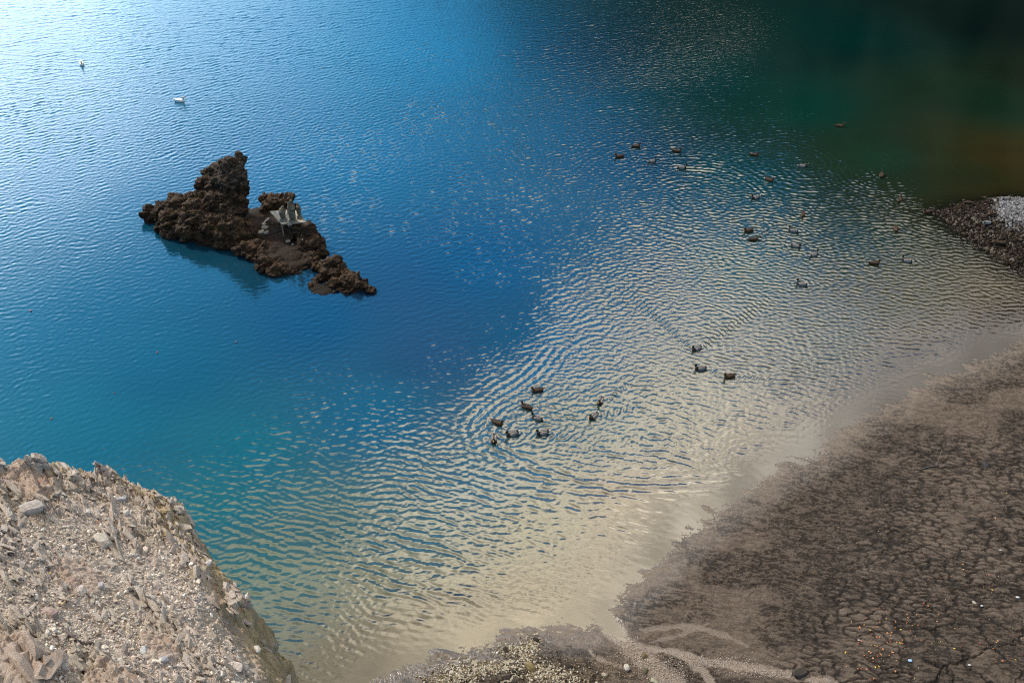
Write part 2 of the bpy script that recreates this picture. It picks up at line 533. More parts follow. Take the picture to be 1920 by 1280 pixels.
# ------------------------------------------------------------------ ducks (positions used by the water too)
# px, py, kind, heading as image vector, pose, label
DUCKS = [
    (1575, 236, 'hen', (1, 0.0), 'up', 'brown female duck swimming alone in dark green water, farthest of the flock'),
    (1414, 290, 'hen', (1, 0.1), 'low', 'pale brown duck with tucked head at the upper edge of the ring ripples'),
    (1505, 311, 'drake', (1, -0.1), 'up', 'grey male duck facing right at the dark green edge of the ripples'),
    (1443, 337, 'hen', (1, 0.6), 'up', 'brown duck just above the curved wake, beside the male duck heading left'),
    (1416, 370, 'drake', (-1, 0.35), 'up', 'male duck heading left inside the large curved wake arc'),
    (1653, 328, 'hen', (0.2, -1), 'low', 'small dark duck seen from behind, above and left of the gravel tip'),
    (1687, 374, 'hen', (0.3, -1), 'up', 'brown duck swimming closest above the tip of the gravel bank'),
    (1739, 397, 'hen', (-1, 0.2), 'up', 'dark duck in the shallows right at the tip of the gravel bank'),
    (1506, 402, 'hen', (-0.1, 1), 'up', 'brown duck coming head on, alone right of the two wake arcs'),
    (1403, 432, 'hen', (-1, 0.4), 'up', 'brown duck facing left at the edge of the smaller wake arc'),
    (1413, 448, 'hen', (1, -0.2), 'reach', 'brown duck stretching its neck to the right, just below another brown duck'),
    (1487, 432, 'drake', (-1, -0.5), 'up', 'male duck facing upper left, topmost of three male ducks in a slanting row'),
    (1493, 461, 'drake', (1, 0.15), 'low', 'male duck facing right, middle of three male ducks in a slanting row'),
    (1526, 477, 'drake', (1, -0.7), 'up', 'male duck facing upper right, lowest of three male ducks in a slanting row'),
    (1680, 429, 'hen', (0.1, 1), 'low', 'dark duck in ring ripples just below left of the gravel tip'),
    (1640, 493, 'hen', (1, 0.0), 'up', 'brown duck facing right in olive water left of a grey male duck'),
    (1700, 488, 'drake', (-1, -0.5), 'up', 'grey male duck in olive water nearest below the gravel bank'),
    (1503, 532, 'drake', (-1, -0.5), 'up', 'single male duck facing upper left in pale water below the upper flock'),
    (1161, 293, 'hen', (-1, 0.2), 'up', 'brown duck at the far left of the upper flock by bright blue water'),
    (1193, 274, 'hen', (1, -0.1), 'up', 'brown duck facing right, topmost of the five at the blue edge'),
    (1223, 302, 'drake', (1, -0.4), 'up', 'male duck between brown ducks, facing upper right at the blue edge'),
    (1269, 283, 'hen', (1, 0.1), 'up', 'brown duck facing right directly above a pale male duck'),
    (1279, 314, 'drake', (1, -0.05), 'up', 'pale male duck facing right, lowest of the five at the blue edge'),
    (1306, 653, 'drake', (-1, 0.6), 'up', 'male duck leading a wide V wake in pale rippled water'),
    (1313, 690, 'drake', (-1, 0.1), 'up', 'male duck seen side on heading left, between a male and a brown duck'),
    (1367, 705, 'hen', (-1, 0.4), 'up', 'brown duck heading left, rearmost of the trio in pale water'),
    (1007, 731, 'hen', (-1, 0.25), 'up', 'brown duck heading left, uppermost of the nearest flock'),
    (987, 762, 'hen', (-1, -0.6), 'up', 'dark brown duck facing upper left in the nearest flock'),
    (1007, 783, 'drake', (-1, -0.5), 'up', 'male duck facing upper left in the middle of the nearest flock'),
    (933, 792, 'hen', (1, 0.6), 'up', 'brown duck facing lower right at the left edge of the nearest flock'),
    (960, 813, 'drake', (-1, 0.45), 'up', 'male duck with yellow bill heading left, beside one coming head on'),
    (926, 823, 'drake', (-0.05, 1), 'up', 'male duck coming straight toward the viewer at the front of the flock'),
    (1017, 811, 'drake', (-1, 0.3), 'up', 'male duck heading left, last of the bottom row of the nearest flock'),
    (1126, 752, 'drake', (-0.35, 1), 'up', 'male duck with raised tail, upper of the pair right of the nearest flock'),
    (1113, 780, 'drake', (-0.8, 0.9), 'up', 'male duck heading lower left, lower of the pair right of the nearest flock'),
    (153, 120, 'white', (0.15, 1), 'up', 'white duck with orange bill coming head on in the bright glitter'),
    (337, 189, 'white', (1, 0.1), 'up', 'white duck seen side on heading right, above the rocky islet'),
]


def heading(px, py, vec):
    a = at(px, py); b = at(px + vec[0] * 6, py + vec[1] * 6 * 0.62)
    d = b - a
    return math.atan2(d[1], d[0])


# ------------------------------------------------------------------ water
# wave state: px, py, wind set A (tilted crests), set B (level crests), chop, long B
WAVE = [
    (100, 0, 1.0, 0.25, 0.5, 0), (100, 150, 0.9, 0.25, 0.55, 0), (400, 60, 0.95, 0.4, 0.9, 0), (700, 60, 0.8, 0.5, 1.3, 0), (850, 180, .6, .4, 1.2, 0),
    (300, 250, 0.7, 0.2, 0.6, 0), (100, 350, 0.55, 0.1, 0.5, 0), (700, 250, 0.8, 0.25, 0.9, 0), (1000, 100, 0.5, 0.6, 1.3, 0),
    (1000, 300, 0.4, 0.45, 0.6, 0), (60, 480, 0.3, 0.05, 0.35, 0), (200, 560, 0.13, 0.05, 0.22, 0), (60, 640, 0.12, 0.05, 0.2, 0),
    (250, 400, 0.2, 0.05, 0.3, 0), (380, 500, 0.08, 0.03, 0.14, 0), (480, 560, 0.08, 0.03, 0.14, 0), (600, 400, 0.6, 0.1, 0.5, 0), (800, 420, 0.5, 0.12, 0.4, 0), (900, 500, 0.3, 0.10, 0.28, 0),
    (400, 620, 0.14, 0.05, 0.16, 0), (600, 580, 0.12, 0.03, 0.14, 0), (700, 620, 0.14, 0.04, 0.13, 0), (700, 530, .14, .04, .14, 0), (800, 540, .15, .05, .15, 0), (880, 570, .15, .06, .15, 0), (960, 560, .16, .10, .16, 0), (900, 640, .14, .05, .13, 0), (760, 690, .12, .06, .12, 0.02), (850, 620, 0.12, 0.05, 0.13, 0),
    (960, 620, 0.14, 0.08, 0.14, 0), (1090, 560, 0.45, 0.7, 0.6, 0.1), (1060, 650, 0.45, 0.75, 0.75, 0.1), (200, 760, 0.10, 0.04, 0.12, 0),
    (400, 780, 0.10, 0.08, 0.12, 0.03), (600, 760, 0.16, 0.3, 0.14, 0.15), (800, 740, 0.12, 0.14, 0.13, 0.1), (880, 700, 0.12, 0.08, 0.13, 0.04),
    (930, 700, 0.3, 0.5, 0.5, 0.2), (980, 740, 0.3, 0.6, 0.8, 0.2), (880, 790, 0.2, 0.5, 0.35, 0.4), (700, 850, 0.1, 0.5, 0.12, 0.6),
    (500, 880, 0.12, 0.35, 0.12, 0.35), (600, 950, 0.08, 0.4, 0.12, 0.75), (850, 920, 0.08, 0.4, 0.15, 0.85), (1000, 900, 0.1, 0.4, 0.2, 0.9),
    (450, 1000, 0.05, 0.25, 0.1, 0.5), (600, 1100, 0.04, 0.3, 0.14, 0.45), (600, 1200, 0.03, 0.2, 0.3, 0.4), (750, 1080, 0.05, 0.35, 0.25, 0.9),
    (900, 1050, 0.05, 0.35, 0.2, 0.5), (900, 1150, 0.03, 0.3, 0.3, 0.8), (1050, 1040, 0.05, 0.3, 0.35, 0.6), (1120, 1000, 0.05, 0.25, 0.12, 0.5), (1200, 990, .02, .1, .08, 1.3), (1205, 1030, .02, .1, .08, 1.3), (1280, 960, .02, .1, .05, .3),
    (1200, 850, 0.1, 0.5, 0.35, 0.8), (1100, 820, 0.2, 0.5, 0.7, 0.5), (1300, 800, 0.1, 0.5, 0.4, 0.6), (1250, 650, 0.2, 0.65, 0.7, 0.15),
    (1450, 700, 0.1, 0.6, 0.5, 0.25), (1450, 820, 0.05, 0.5, 0.3, 0.6), (1300, 500, 0.15, 0.9, 0.5, 0.1), (1500, 560, 0.1, 0.8, 0.5, 0.1),
    (1300, 380, 0.15, 0.95, 0.35, 0.1), (1500, 420, 0.1, 1.0, 0.3, 0.1), (1650, 420, 0.05, 0.9, 0.3, 0.1), (1650, 560, 0.1, 0.85, 0.4, 0.1),
    (1800, 560, 0.15, 0.7, 0.4, 0.1), (1850, 620, 0.1, 0.5, 0.3, 0.1), (1200, 200, 0.3, 0.55, 0.5, 0), (1300, 60, 0.4, 0.5, 1.0, 0), (1150, 130, .4, .5, 1.1, 0),
    (1400, 220, 0.15, 0.5, 0.3, 0), (1600, 280, 0.05, 0.45, 0.2, 0), (1750, 320, 0.05, 0.3, 0.15, 0), (1600, 120, 0.1, 0.2, 0.2, 0),
    (1850, 200, 0.05, 0.12, 0.12, 0), (1850, 40, 0.1, 0.15, 0.15, 0), (1880, 330, 0.03, 0.1, 0.1, 0),
]
# water body colour (linear), hill shade painted in at upper right, px, py
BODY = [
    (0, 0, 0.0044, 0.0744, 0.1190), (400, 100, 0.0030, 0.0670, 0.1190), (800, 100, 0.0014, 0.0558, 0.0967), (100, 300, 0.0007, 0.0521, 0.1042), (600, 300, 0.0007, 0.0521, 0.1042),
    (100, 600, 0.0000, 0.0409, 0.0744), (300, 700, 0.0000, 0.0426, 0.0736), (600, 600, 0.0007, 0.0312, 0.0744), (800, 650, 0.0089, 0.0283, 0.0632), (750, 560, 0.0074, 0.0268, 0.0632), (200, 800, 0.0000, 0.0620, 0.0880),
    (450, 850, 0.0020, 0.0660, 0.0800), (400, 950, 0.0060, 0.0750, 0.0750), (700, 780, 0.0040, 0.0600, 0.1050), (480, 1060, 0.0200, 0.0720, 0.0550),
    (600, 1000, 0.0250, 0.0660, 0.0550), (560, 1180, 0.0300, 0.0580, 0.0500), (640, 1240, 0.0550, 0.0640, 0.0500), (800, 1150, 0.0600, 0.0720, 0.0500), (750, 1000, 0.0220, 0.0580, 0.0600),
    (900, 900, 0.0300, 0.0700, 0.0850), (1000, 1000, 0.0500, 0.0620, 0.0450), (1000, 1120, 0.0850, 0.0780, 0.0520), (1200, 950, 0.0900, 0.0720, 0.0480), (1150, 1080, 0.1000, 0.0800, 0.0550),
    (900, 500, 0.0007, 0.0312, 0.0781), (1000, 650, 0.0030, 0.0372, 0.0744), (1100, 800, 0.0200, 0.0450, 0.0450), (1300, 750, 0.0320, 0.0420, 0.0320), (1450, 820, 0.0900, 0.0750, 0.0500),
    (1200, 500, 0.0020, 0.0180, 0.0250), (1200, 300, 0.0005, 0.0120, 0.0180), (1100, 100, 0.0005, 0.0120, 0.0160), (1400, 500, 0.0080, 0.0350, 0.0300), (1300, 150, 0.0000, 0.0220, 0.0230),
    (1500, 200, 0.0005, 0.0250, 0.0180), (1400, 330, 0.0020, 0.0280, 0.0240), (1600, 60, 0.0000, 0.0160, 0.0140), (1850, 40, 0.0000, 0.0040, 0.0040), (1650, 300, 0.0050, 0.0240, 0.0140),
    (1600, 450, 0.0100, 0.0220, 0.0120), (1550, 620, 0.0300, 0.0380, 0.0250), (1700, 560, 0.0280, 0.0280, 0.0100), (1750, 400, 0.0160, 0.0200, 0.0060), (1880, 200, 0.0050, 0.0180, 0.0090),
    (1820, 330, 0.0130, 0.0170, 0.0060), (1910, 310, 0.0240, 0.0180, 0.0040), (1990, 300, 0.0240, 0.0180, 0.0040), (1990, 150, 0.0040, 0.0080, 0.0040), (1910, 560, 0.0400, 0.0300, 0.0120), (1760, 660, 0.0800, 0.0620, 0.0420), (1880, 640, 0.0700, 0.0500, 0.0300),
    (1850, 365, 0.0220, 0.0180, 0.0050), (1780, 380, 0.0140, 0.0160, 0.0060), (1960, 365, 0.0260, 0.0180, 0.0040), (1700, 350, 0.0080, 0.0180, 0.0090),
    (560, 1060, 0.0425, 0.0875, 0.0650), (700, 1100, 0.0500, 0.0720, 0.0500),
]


def waves(X, Y):
    Hh = np.zeros_like(X)
    wctl = idw(X, Y, WAVE, 3.2)
    wA, wB, wC, wD = [wctl[..., i] for i in range(4)]
    gust = 0.6 + 0.8 * vn2(X * 0.35 + 3, Y * 0.22, 201)
    gust2 = 0.5 + 1.0 * vn2(X * 0.8, Y * 0.6, 205)
    wxx = X + 0.25 * fbm2(X * 0.5, Y * 0.5, 2, 211)
    wyy = Y + 0.25 * fbm2(X * 0.5, Y * 0.5, 2, 215)
    r = np.random.default_rng(5)

    def bank(n, th, spread, l0, l1, slope):
        S = np.zeros_like(X)
        for _ in range(n):
            lam = math.exp(r.uniform(math.log(l0), math.log(l1)))
            a = th + r.normal(0, spread)
            k = 2 * math.pi / lam
            S += (slope / k) * np.cos(k * (wxx * math.cos(a) + wyy * math.sin(a)) + r.uniform(0, 6.283))
        return S * math.sqrt(2.0 / n)
    far = sstep(np.hypot(X, Y), 45, 80)
    Hh += wA * gust * (bank(36, R(114), 0.42, 0.20, 0.50, 0.14) + far * bank(10, R(110), 0.35, 0.5, 0.9, 0.05))
    Hh += wB * gust * bank(30, R(78), 0.34, 0.18, 0.36, 0.088)
    Hh += wC * gust2 * bank(32, R(90), 1.1, 0.16, 0.33, 0.08)
    Hh += wD * (0.7 + 0.6 * vn2(X * 0.4, Y * 0.9, 231)) * bank(24, R(70), 0.22, 0.20, 0.44, 0.085)
    # concentric rings spreading from feeding birds
    for cx, cy, r0, r1, lam, sl in [(1300, 372, 0.5, 9.0, 0.42, 0.07), (1440, 470, 0.4, 7.0, 0.36, 0.06), (1653, 330, 0.2, 4.5, 0.33, 0.07),
                                   (1095, 830, 1.5, 6.5, 0.40, 0.075), (1010, 800, 1.2, 4.4, 0.34, 0.09), (1420, 650, 0.3, 4.0, 0.3, 0.05),
                                   (1500, 300, 1.0, 8.0, 0.45, 0.05), (430, 450, 4.5, 9.0, 0.32, 0.012), (560, 560, 2.5, 8.0, 0.30, 0.014),
                                   (1690, 430, 0.2, 3.0, 0.3, 0.06), (1700, 480, 1.0, 7.0, 0.4, 0.05), (1850, 560, 1.0, 5.0, 0.4, 0.05)]:
        c = at(cx, cy)
        d = np.hypot(X - c[0], Y - c[1]) + 0.28 * fbm2(X * 0.8, Y * 0.8, 3, 251)
        k = 2 * math.pi / lam
        env = sstep(d, r0 * 0.5, r0 + 0.4) * sstep(d, r1, r1 * 0.45) * (0.45 + 0.9 * vn2(X * 0.9, Y * 0.9, int(cx)))
        Hh += 0.85 * sl / k * env * sstep(vn2(X * 0.45 + 5, Y * 0.45, int(cy)), 0.15, 0.75) * np.cos(k * d)
    # curved wave fronts left by birds that have turned
    for pts, wd, lam, sl in [([(1270, 318), (1330, 318), (1390, 333), (1432, 364)], .30, .34, .12), ([(1370, 414), (1410, 406), (1442, 416), (1450, 428), (1425, 441)], .22, .30, .24),
                             ([(890, 830), (878, 800), (905, 768), (960, 735), (1010, 700), (1045, 655)], .75, .36, .16), ([(915, 832), (960, 856), (1030, 886), (1120, 907), (1260, 914), (1400, 900)], .65, .40, .18),
                             ([(1000, 830), (1060, 838), (1140, 850), (1230, 856)], .3, .3, .14), ([(1130, 800), (1180, 815), (1240, 818)], .25, .28, .14), ([(1320, 690), (1380, 684), (1440, 690)], .2, .26, .12)]:
        q = np.array([at(*p)[:2] for p in pts])
        for _ in range(3):
            q = np.concatenate([[q[0]], np.stack([q[:-1] * .75 + q[1:] * .25, q[:-1] * .25 + q[1:] * .75], 1).reshape(-1, 2), [q[-1]]])
        lo, hi = q.min(0) - 2.5, q.max(0) + 2.5
        near = (X > lo[0]) & (X < hi[0]) & (Y > lo[1]) & (Y < hi[1])
        if not near.any(): continue
        x_, y_ = X[near], Y[near]
        d = line_d(x_, y_, list(q)) + 0.06 * fbm2(x_ * 1.6, y_ * 1.6, 3, 271)
        k = 2 * math.pi / lam
        tmp = Hh[near]; tmp += sl / k * np.exp(-(d / wd) ** 2) * np.cos(k * d) * (0.5 + 0.8 * vn2(x_ * 1.2, y_ * 1.2, 273)); Hh[near] = tmp
    # wakes
    for (px, py, kd, hv, pose, _) in DUCKS:
        big = (px, py) == (1306, 653)
        c = at(px, py); a = heading(px, py, (0.02, 1) if big else hv)
        dx, dy = X - c[0], Y - c[1]
        near = (np.abs(dx) < 6) & (np.abs(dy) < 6)
        if not near.any(): continue
        x_, y_ = dx[near], dy[near]
        fw = x_ * math.cos(a) + y_ * math.sin(a)
        sd = -x_ * math.sin(a) + y_ * math.cos(a)
        back = -(fw - 0.25)
        L = 5.6 if (px, py) == (1306, 653) else (2.6 if py > 600 else 2.0)
        sl = 0.27 if big else (0.20 if py > 600 else 0.14)
        hw = (0.75 if big else 0.42) * back                       # half width of the V
        e = np.abs(sd) - hw
        arm = np.exp(-(e / (0.10 + 0.09 * np.clip(back, 0, 9))) ** 2) * sstep(back, 0.0, 0.3) * (1 - sstep(back, L * 0.5, L))
        k = 2 * math.pi / 0.24
        hloc = sl / k * arm * np.cos(k * (back * 0.55 + np.abs(sd) * 0.85))
        rr = np.hypot(x_, y_)
        hloc += 0.07 / (2 * math.pi / 0.2) * np.exp(-((rr - 0.55) / 0.35) ** 2) * np.cos(2 * math.pi / 0.2 * rr)
        tmp = Hh[near]; tmp += hloc; Hh[near] = tmp
    return Hh


def water_mat():
    m, t, out = mat_new("water")
    P = t.n.new('ShaderNodeTexCoord').outputs['Object']
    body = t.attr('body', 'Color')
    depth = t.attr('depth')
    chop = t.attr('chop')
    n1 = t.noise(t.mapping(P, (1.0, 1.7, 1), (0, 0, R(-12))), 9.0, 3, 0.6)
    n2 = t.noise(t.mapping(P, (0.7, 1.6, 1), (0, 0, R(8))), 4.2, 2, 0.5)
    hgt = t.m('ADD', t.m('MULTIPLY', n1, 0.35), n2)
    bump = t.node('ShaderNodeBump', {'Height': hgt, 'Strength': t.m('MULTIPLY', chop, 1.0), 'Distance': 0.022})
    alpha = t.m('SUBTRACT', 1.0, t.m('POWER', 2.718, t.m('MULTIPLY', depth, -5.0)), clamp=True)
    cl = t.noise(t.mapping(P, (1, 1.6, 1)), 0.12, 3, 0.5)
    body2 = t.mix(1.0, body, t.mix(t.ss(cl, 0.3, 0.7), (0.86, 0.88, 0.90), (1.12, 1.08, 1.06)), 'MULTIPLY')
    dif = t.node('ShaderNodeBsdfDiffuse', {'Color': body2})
    tr = t.node('ShaderNodeBsdfTransparent', {'Color': (0.93, 0.92, 0.88, 1)})
    under = t.n.new('ShaderNodeMixShader')
    t.l.new(alpha, under.inputs[0]); t.l.new(tr.outputs[0], under.inputs[1]); t.l.new(dif.outputs[0], under.inputs[2])
    gl = t.node('ShaderNodeBsdfGlossy', {'Color': (1, 1, 1, 1), 'Roughness': 0.035})
    t.l.new(bump.outputs[0], gl.inputs['Normal'])
    fr = t.node('ShaderNodeFresnel', {'IOR': 2.2})
    t.l.new(bump.outputs[0], fr.inputs['Normal'])
    mx = t.n.new('ShaderNodeMixShader')
    t.l.new(fr.outputs[0], mx.inputs[0]); t.l.new(under.outputs[0], mx.inputs[1]); t.l.new(gl.outputs[0], mx.inputs[2])
    t.l.new(mx.outputs[0], out.inputs[0])
    return m


M_WATER = water_mat()


def water_attrs(X, Y):
    h, s1, s2, l1, l2 = ground_base(X, Y)
    ctl = idw(X, Y, WAVE, 3.2)
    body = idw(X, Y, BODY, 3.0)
    return h, np.clip(-h, 0, 9), body, np.clip(ctl[..., 0] * 0.5 + ctl[..., 2] * 0.9, 0.08, 1.0)


TH0, TH1, A0, A1 = 60.0, 15.0, -44.0, 44.0
X, Y = polar(TH0, TH1, 1350, A0, A1, 1500)
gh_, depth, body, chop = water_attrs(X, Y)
damp = sstep(depth, 0.010, 0.05) * (0.6 + 0.4 * sstep(depth, 0.05, 0.3))
zz = waves(X, Y) * (0.03 + 0.97 * damp)
keepv = gh_ < 0.35
kf = keepv[:-1, :-1] | keepv[1:, 1:]
V = np.stack([X, Y, zz], -1).reshape(-1, 3)
Q = grid_faces(*X.shape, keep=kf)
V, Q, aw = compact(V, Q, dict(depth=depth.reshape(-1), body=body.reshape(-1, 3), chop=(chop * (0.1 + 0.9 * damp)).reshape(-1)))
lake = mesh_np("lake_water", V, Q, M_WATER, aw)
tag(lake, kind='structure')
del V, Q, X, Y, zz, depth, body, chop, gh_

# the rest of the lake around the finely rippled part, as one sheet with a hole
rin, rout = H / math.tan(R(TH0)), H / math.tan(R(TH1))
Vs, Qs = [], []


def add_grid(xx, yy):
    b = sum(len(v) for v in Vs)
    Vs.append(np.stack([xx, yy, np.zeros_like(xx)], -1).reshape(-1, 3))
    Qs.append(grid_faces(*xx.shape) + b)


aa = np.radians(np.linspace(A0, A1, 60))
rr = np.array([rout, 130, 180, 260]); RR_, AA_ = np.meshgrid(rr, aa, indexing='ij'); add_grid(RR_ * np.sin(AA_), RR_ * np.cos(AA_))
rr = np.array([rin, 6, 0.5]); RR_, AA_ = np.meshgrid(rr[::-1], aa, indexing='ij'); add_grid(RR_ * np.sin(AA_), RR_ * np.cos(AA_))
aa = np.radians(np.linspace(A1, 360 + A0, 90))
rr = np.array([0.5, 6, 15, 25, 40, 60, 90, 130, 180, 260]); RR_, AA_ = np.meshgrid(rr, aa, indexing='ij'); add_grid(RR_ * np.sin(AA_), RR_ * np.cos(AA_))
Vs = np.concatenate(Vs); Qs = np.concatenate(Qs)
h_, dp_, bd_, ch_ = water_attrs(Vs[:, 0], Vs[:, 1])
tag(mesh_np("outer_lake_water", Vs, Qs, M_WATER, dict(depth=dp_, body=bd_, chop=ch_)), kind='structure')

# ------------------------------------------------------------------ wooded hill across the lake (outside the frame, mirrored in the water)
def hill_mat():
    def c(t):
        P = opos(t)
        n = t.noise(P, 0.22, 5, 0.65)
        return t.mix(t.ss(n, 0.35, 0.65), (0.003, 0.007, 0.005), (0.009, 0.018, 0.009))
    return principled("hill_forest", c, 0.95, None, 0.1)


azs = np.radians(np.linspace(-100, 80, 400)); ts = np.linspace(0, 1, 70)
T_, A_ = np.meshgrid(ts, azs, indexing='ij')
az_d = np.degrees(A_)
elev = np.interp(az_d, [-100, -60, -20, -8, -3, 0, 4, 8, 13, 18, 25, 35, 80], [6, 5, 1.2, 3, 9, 15.5, 21.5, 26, 29, 30.5, 32, 34, 36])
D0 = 118 - 30 * sstep(az_d, 20, 60) + 60 * sstep(az_d, -8, -30)
rim = np.tan(np.radians(elev)) * (D0 + 40 - 55)
Rr = D0 + 60 * T_
px_ = Rr * np.sin(A_); py_ = Rr * np.cos(A_)
hz = rim * np.power(T_, 0.8) * 1.12 + (rim * 0.10 + 1) * fbm2(px_ * 0.09, py_ * 0.09, 5, 301, 0.6) * np.minimum(T_ * 4, 1)
hz += 2.2 * vn2(px_ * 0.35, py_ * 0.35, 307) * np.minimum(T_ * 5, 1) * np.minimum(rim / 15, 1)
hz[0] = -2
tag(mesh_np("hill", np.stack([px_, py_, hz], -1).reshape(-1, 3), grid_faces(*T_.shape), hill_mat()), kind='structure')

# ------------------------------------------------------------------ blob modelling (overlapping lumps fused into one skin)
def _ell(n=14, m=9):
    V = [(0, 0, 1)]
    for i in range(1, m):
        a = math.pi * i / m
        for j in range(n):
            b = 2 * math.pi * j / n
            V.append((math.sin(a) * math.cos(b), math.sin(a) * math.sin(b), math.cos(a)))
    V.append((0, 0, -1))
    Fc = []
    for j in range(n):
        Fc.append((0, 1 + j, 1 + (j + 1) % n))
        Fc.append((len(V) - 1, 1 + (m - 2) * n + (j + 1) % n, 1 + (m - 2) * n + j))
    for i in range(m - 2):
        for j in range(n):
            a, b = 1 + i * n + j, 1 + i * n + (j + 1) % n
            Fc.append((a, a + n, b + n)); Fc.append((a, b + n, b))
    return np.array(V), np.array(Fc)


EV, EF = _ell()


def blob(lumps, voxel, smooth_it=0):
    """lumps: (x,y,z, rx,ry,rz[, rot euler]) -> verts, faces(list) of the fused skin"""
    Vs, Fs = [], []
    for l in lumps:
        c, r = np.array(l[:3], float), np.array(l[3:6], float)
        v = EV * r
        if len(l) > 6:
            v = v @ np.array(Euler(l[6]).to_matrix()).T
        Fs.append(EF + sum(len(q) for q in Vs)); Vs.append(v + c)
    me = bpy.data.meshes.new('tmp')
    me.from_pydata(np.concatenate(Vs).tolist(), [], np.concatenate(Fs).tolist())
    o = bpy.data.objects.new('tmp', me); COL.objects.link(o)
    md = o.modifiers.new('r', 'REMESH'); md.mode = 'VOXEL'; md.voxel_size = voxel
    if smooth_it:
        sm = o.modifiers.new('s', 'SMOOTH'); sm.factor = 0.5; sm.iterations = smooth_it
    dg = bpy.context.evaluated_depsgraph_get()
    m2 = bpy.data.meshes.new_from_object(o.evaluated_get(dg))
    n = len(m2.vertices)
    co = np.empty(n * 3, np.float32); m2.vertices.foreach_get('co', co)
    no = np.empty(n * 3, np.float32); m2.vertices.foreach_get('normal', no)
    faces = [tuple(p.vertices) for p in m2.polygons]
    bpy.data.objects.remove(o); bpy.data.meshes.remove(me); bpy.data.meshes.remove(m2)
    return co.reshape(-1, 3).astype(float), no.reshape(-1, 3).astype(float), faces


def mesh_py(name, V, faces, mats, midx=None, smooth=True, parent=None):
    me = bpy.data.meshes.new(name)
    me.from_pydata(np.asarray(V).tolist(), [], faces)
    for m in mats: me.materials.append(m)
    if midx is not None: me.polygons.foreach_set('material_index', np.asarray(midx, np.int32))
    me.polygons.foreach_set('use_smooth', np.full(len(me.polygons), smooth))
    me.update()
    o = bpy.data.objects.new(name, me); COL.objects.link(o)
    if parent: o.parent = parent
    return o


# ------------------------------------------------------------------ foreground cliff
CL_CTRL = [(-200, 850, 14.3), (0, 862, 14.0), (200, 880, 13.4), (345, 945, 12.6), (450, 1085, 12.0), (580, 1290, 11.2), (0, 1280, 15.6), (250, 1280, 14.2)]
_A = np.array([[*at(a, b, z)[:2], 1] for a, b, z in CL_CTRL]); _b = np.array([c[2] for c in CL_CTRL])
PLN = np.linalg.lstsq(_A, _b, rcond=None)[0]


def on_cliff(px, py):
    u, v = (px - 960) / F, (py - 640) / F
    d = np.array([u, CP - v * SP, -SP - v * CP])
    t = (PLN[2] - H) / (d[2] - PLN[0] * d[0] - PLN[1] * d[1])
    return np.array([0, 0, H]) + d * t


CE_PX = [(-700, 900), (-250, 860), (-60, 862), (0, 868), (40, 864), (105, 868), (160, 880), (215, 885), (262, 905), (300, 925), (338, 935),
         (352, 975), (370, 1010), (418, 1045), (445, 1075), (470, 1120), (495, 1165), (520, 1200), (540, 1240), (552, 1268), (585, 1295)]
CE = [on_cliff(a, b)[:2] for a, b in CE_PX]
CLIFF_POLY = CE + [(CE[-1][0] + 0.9, CE[-1][1] - 2.0), (0.8, 4.0), (4, -6), (4, -30), (-40, -30), (-40, 20)]
SPIKES = [(70, 885, 0.10, 0.30), (205, 905, 0.08, 0.25), (320, 950, 0.06, 0.2)]
# slabs of solid rock: px, py, radius, height
SLABS = [(40, 1240, 0.50, 0.12), (210, 1285, 0.40, 0.12), (300, 1215, 0.35, 0.07), (150, 1075, 0.4, 0.05), (60, 900, 0.5, 0.1)]


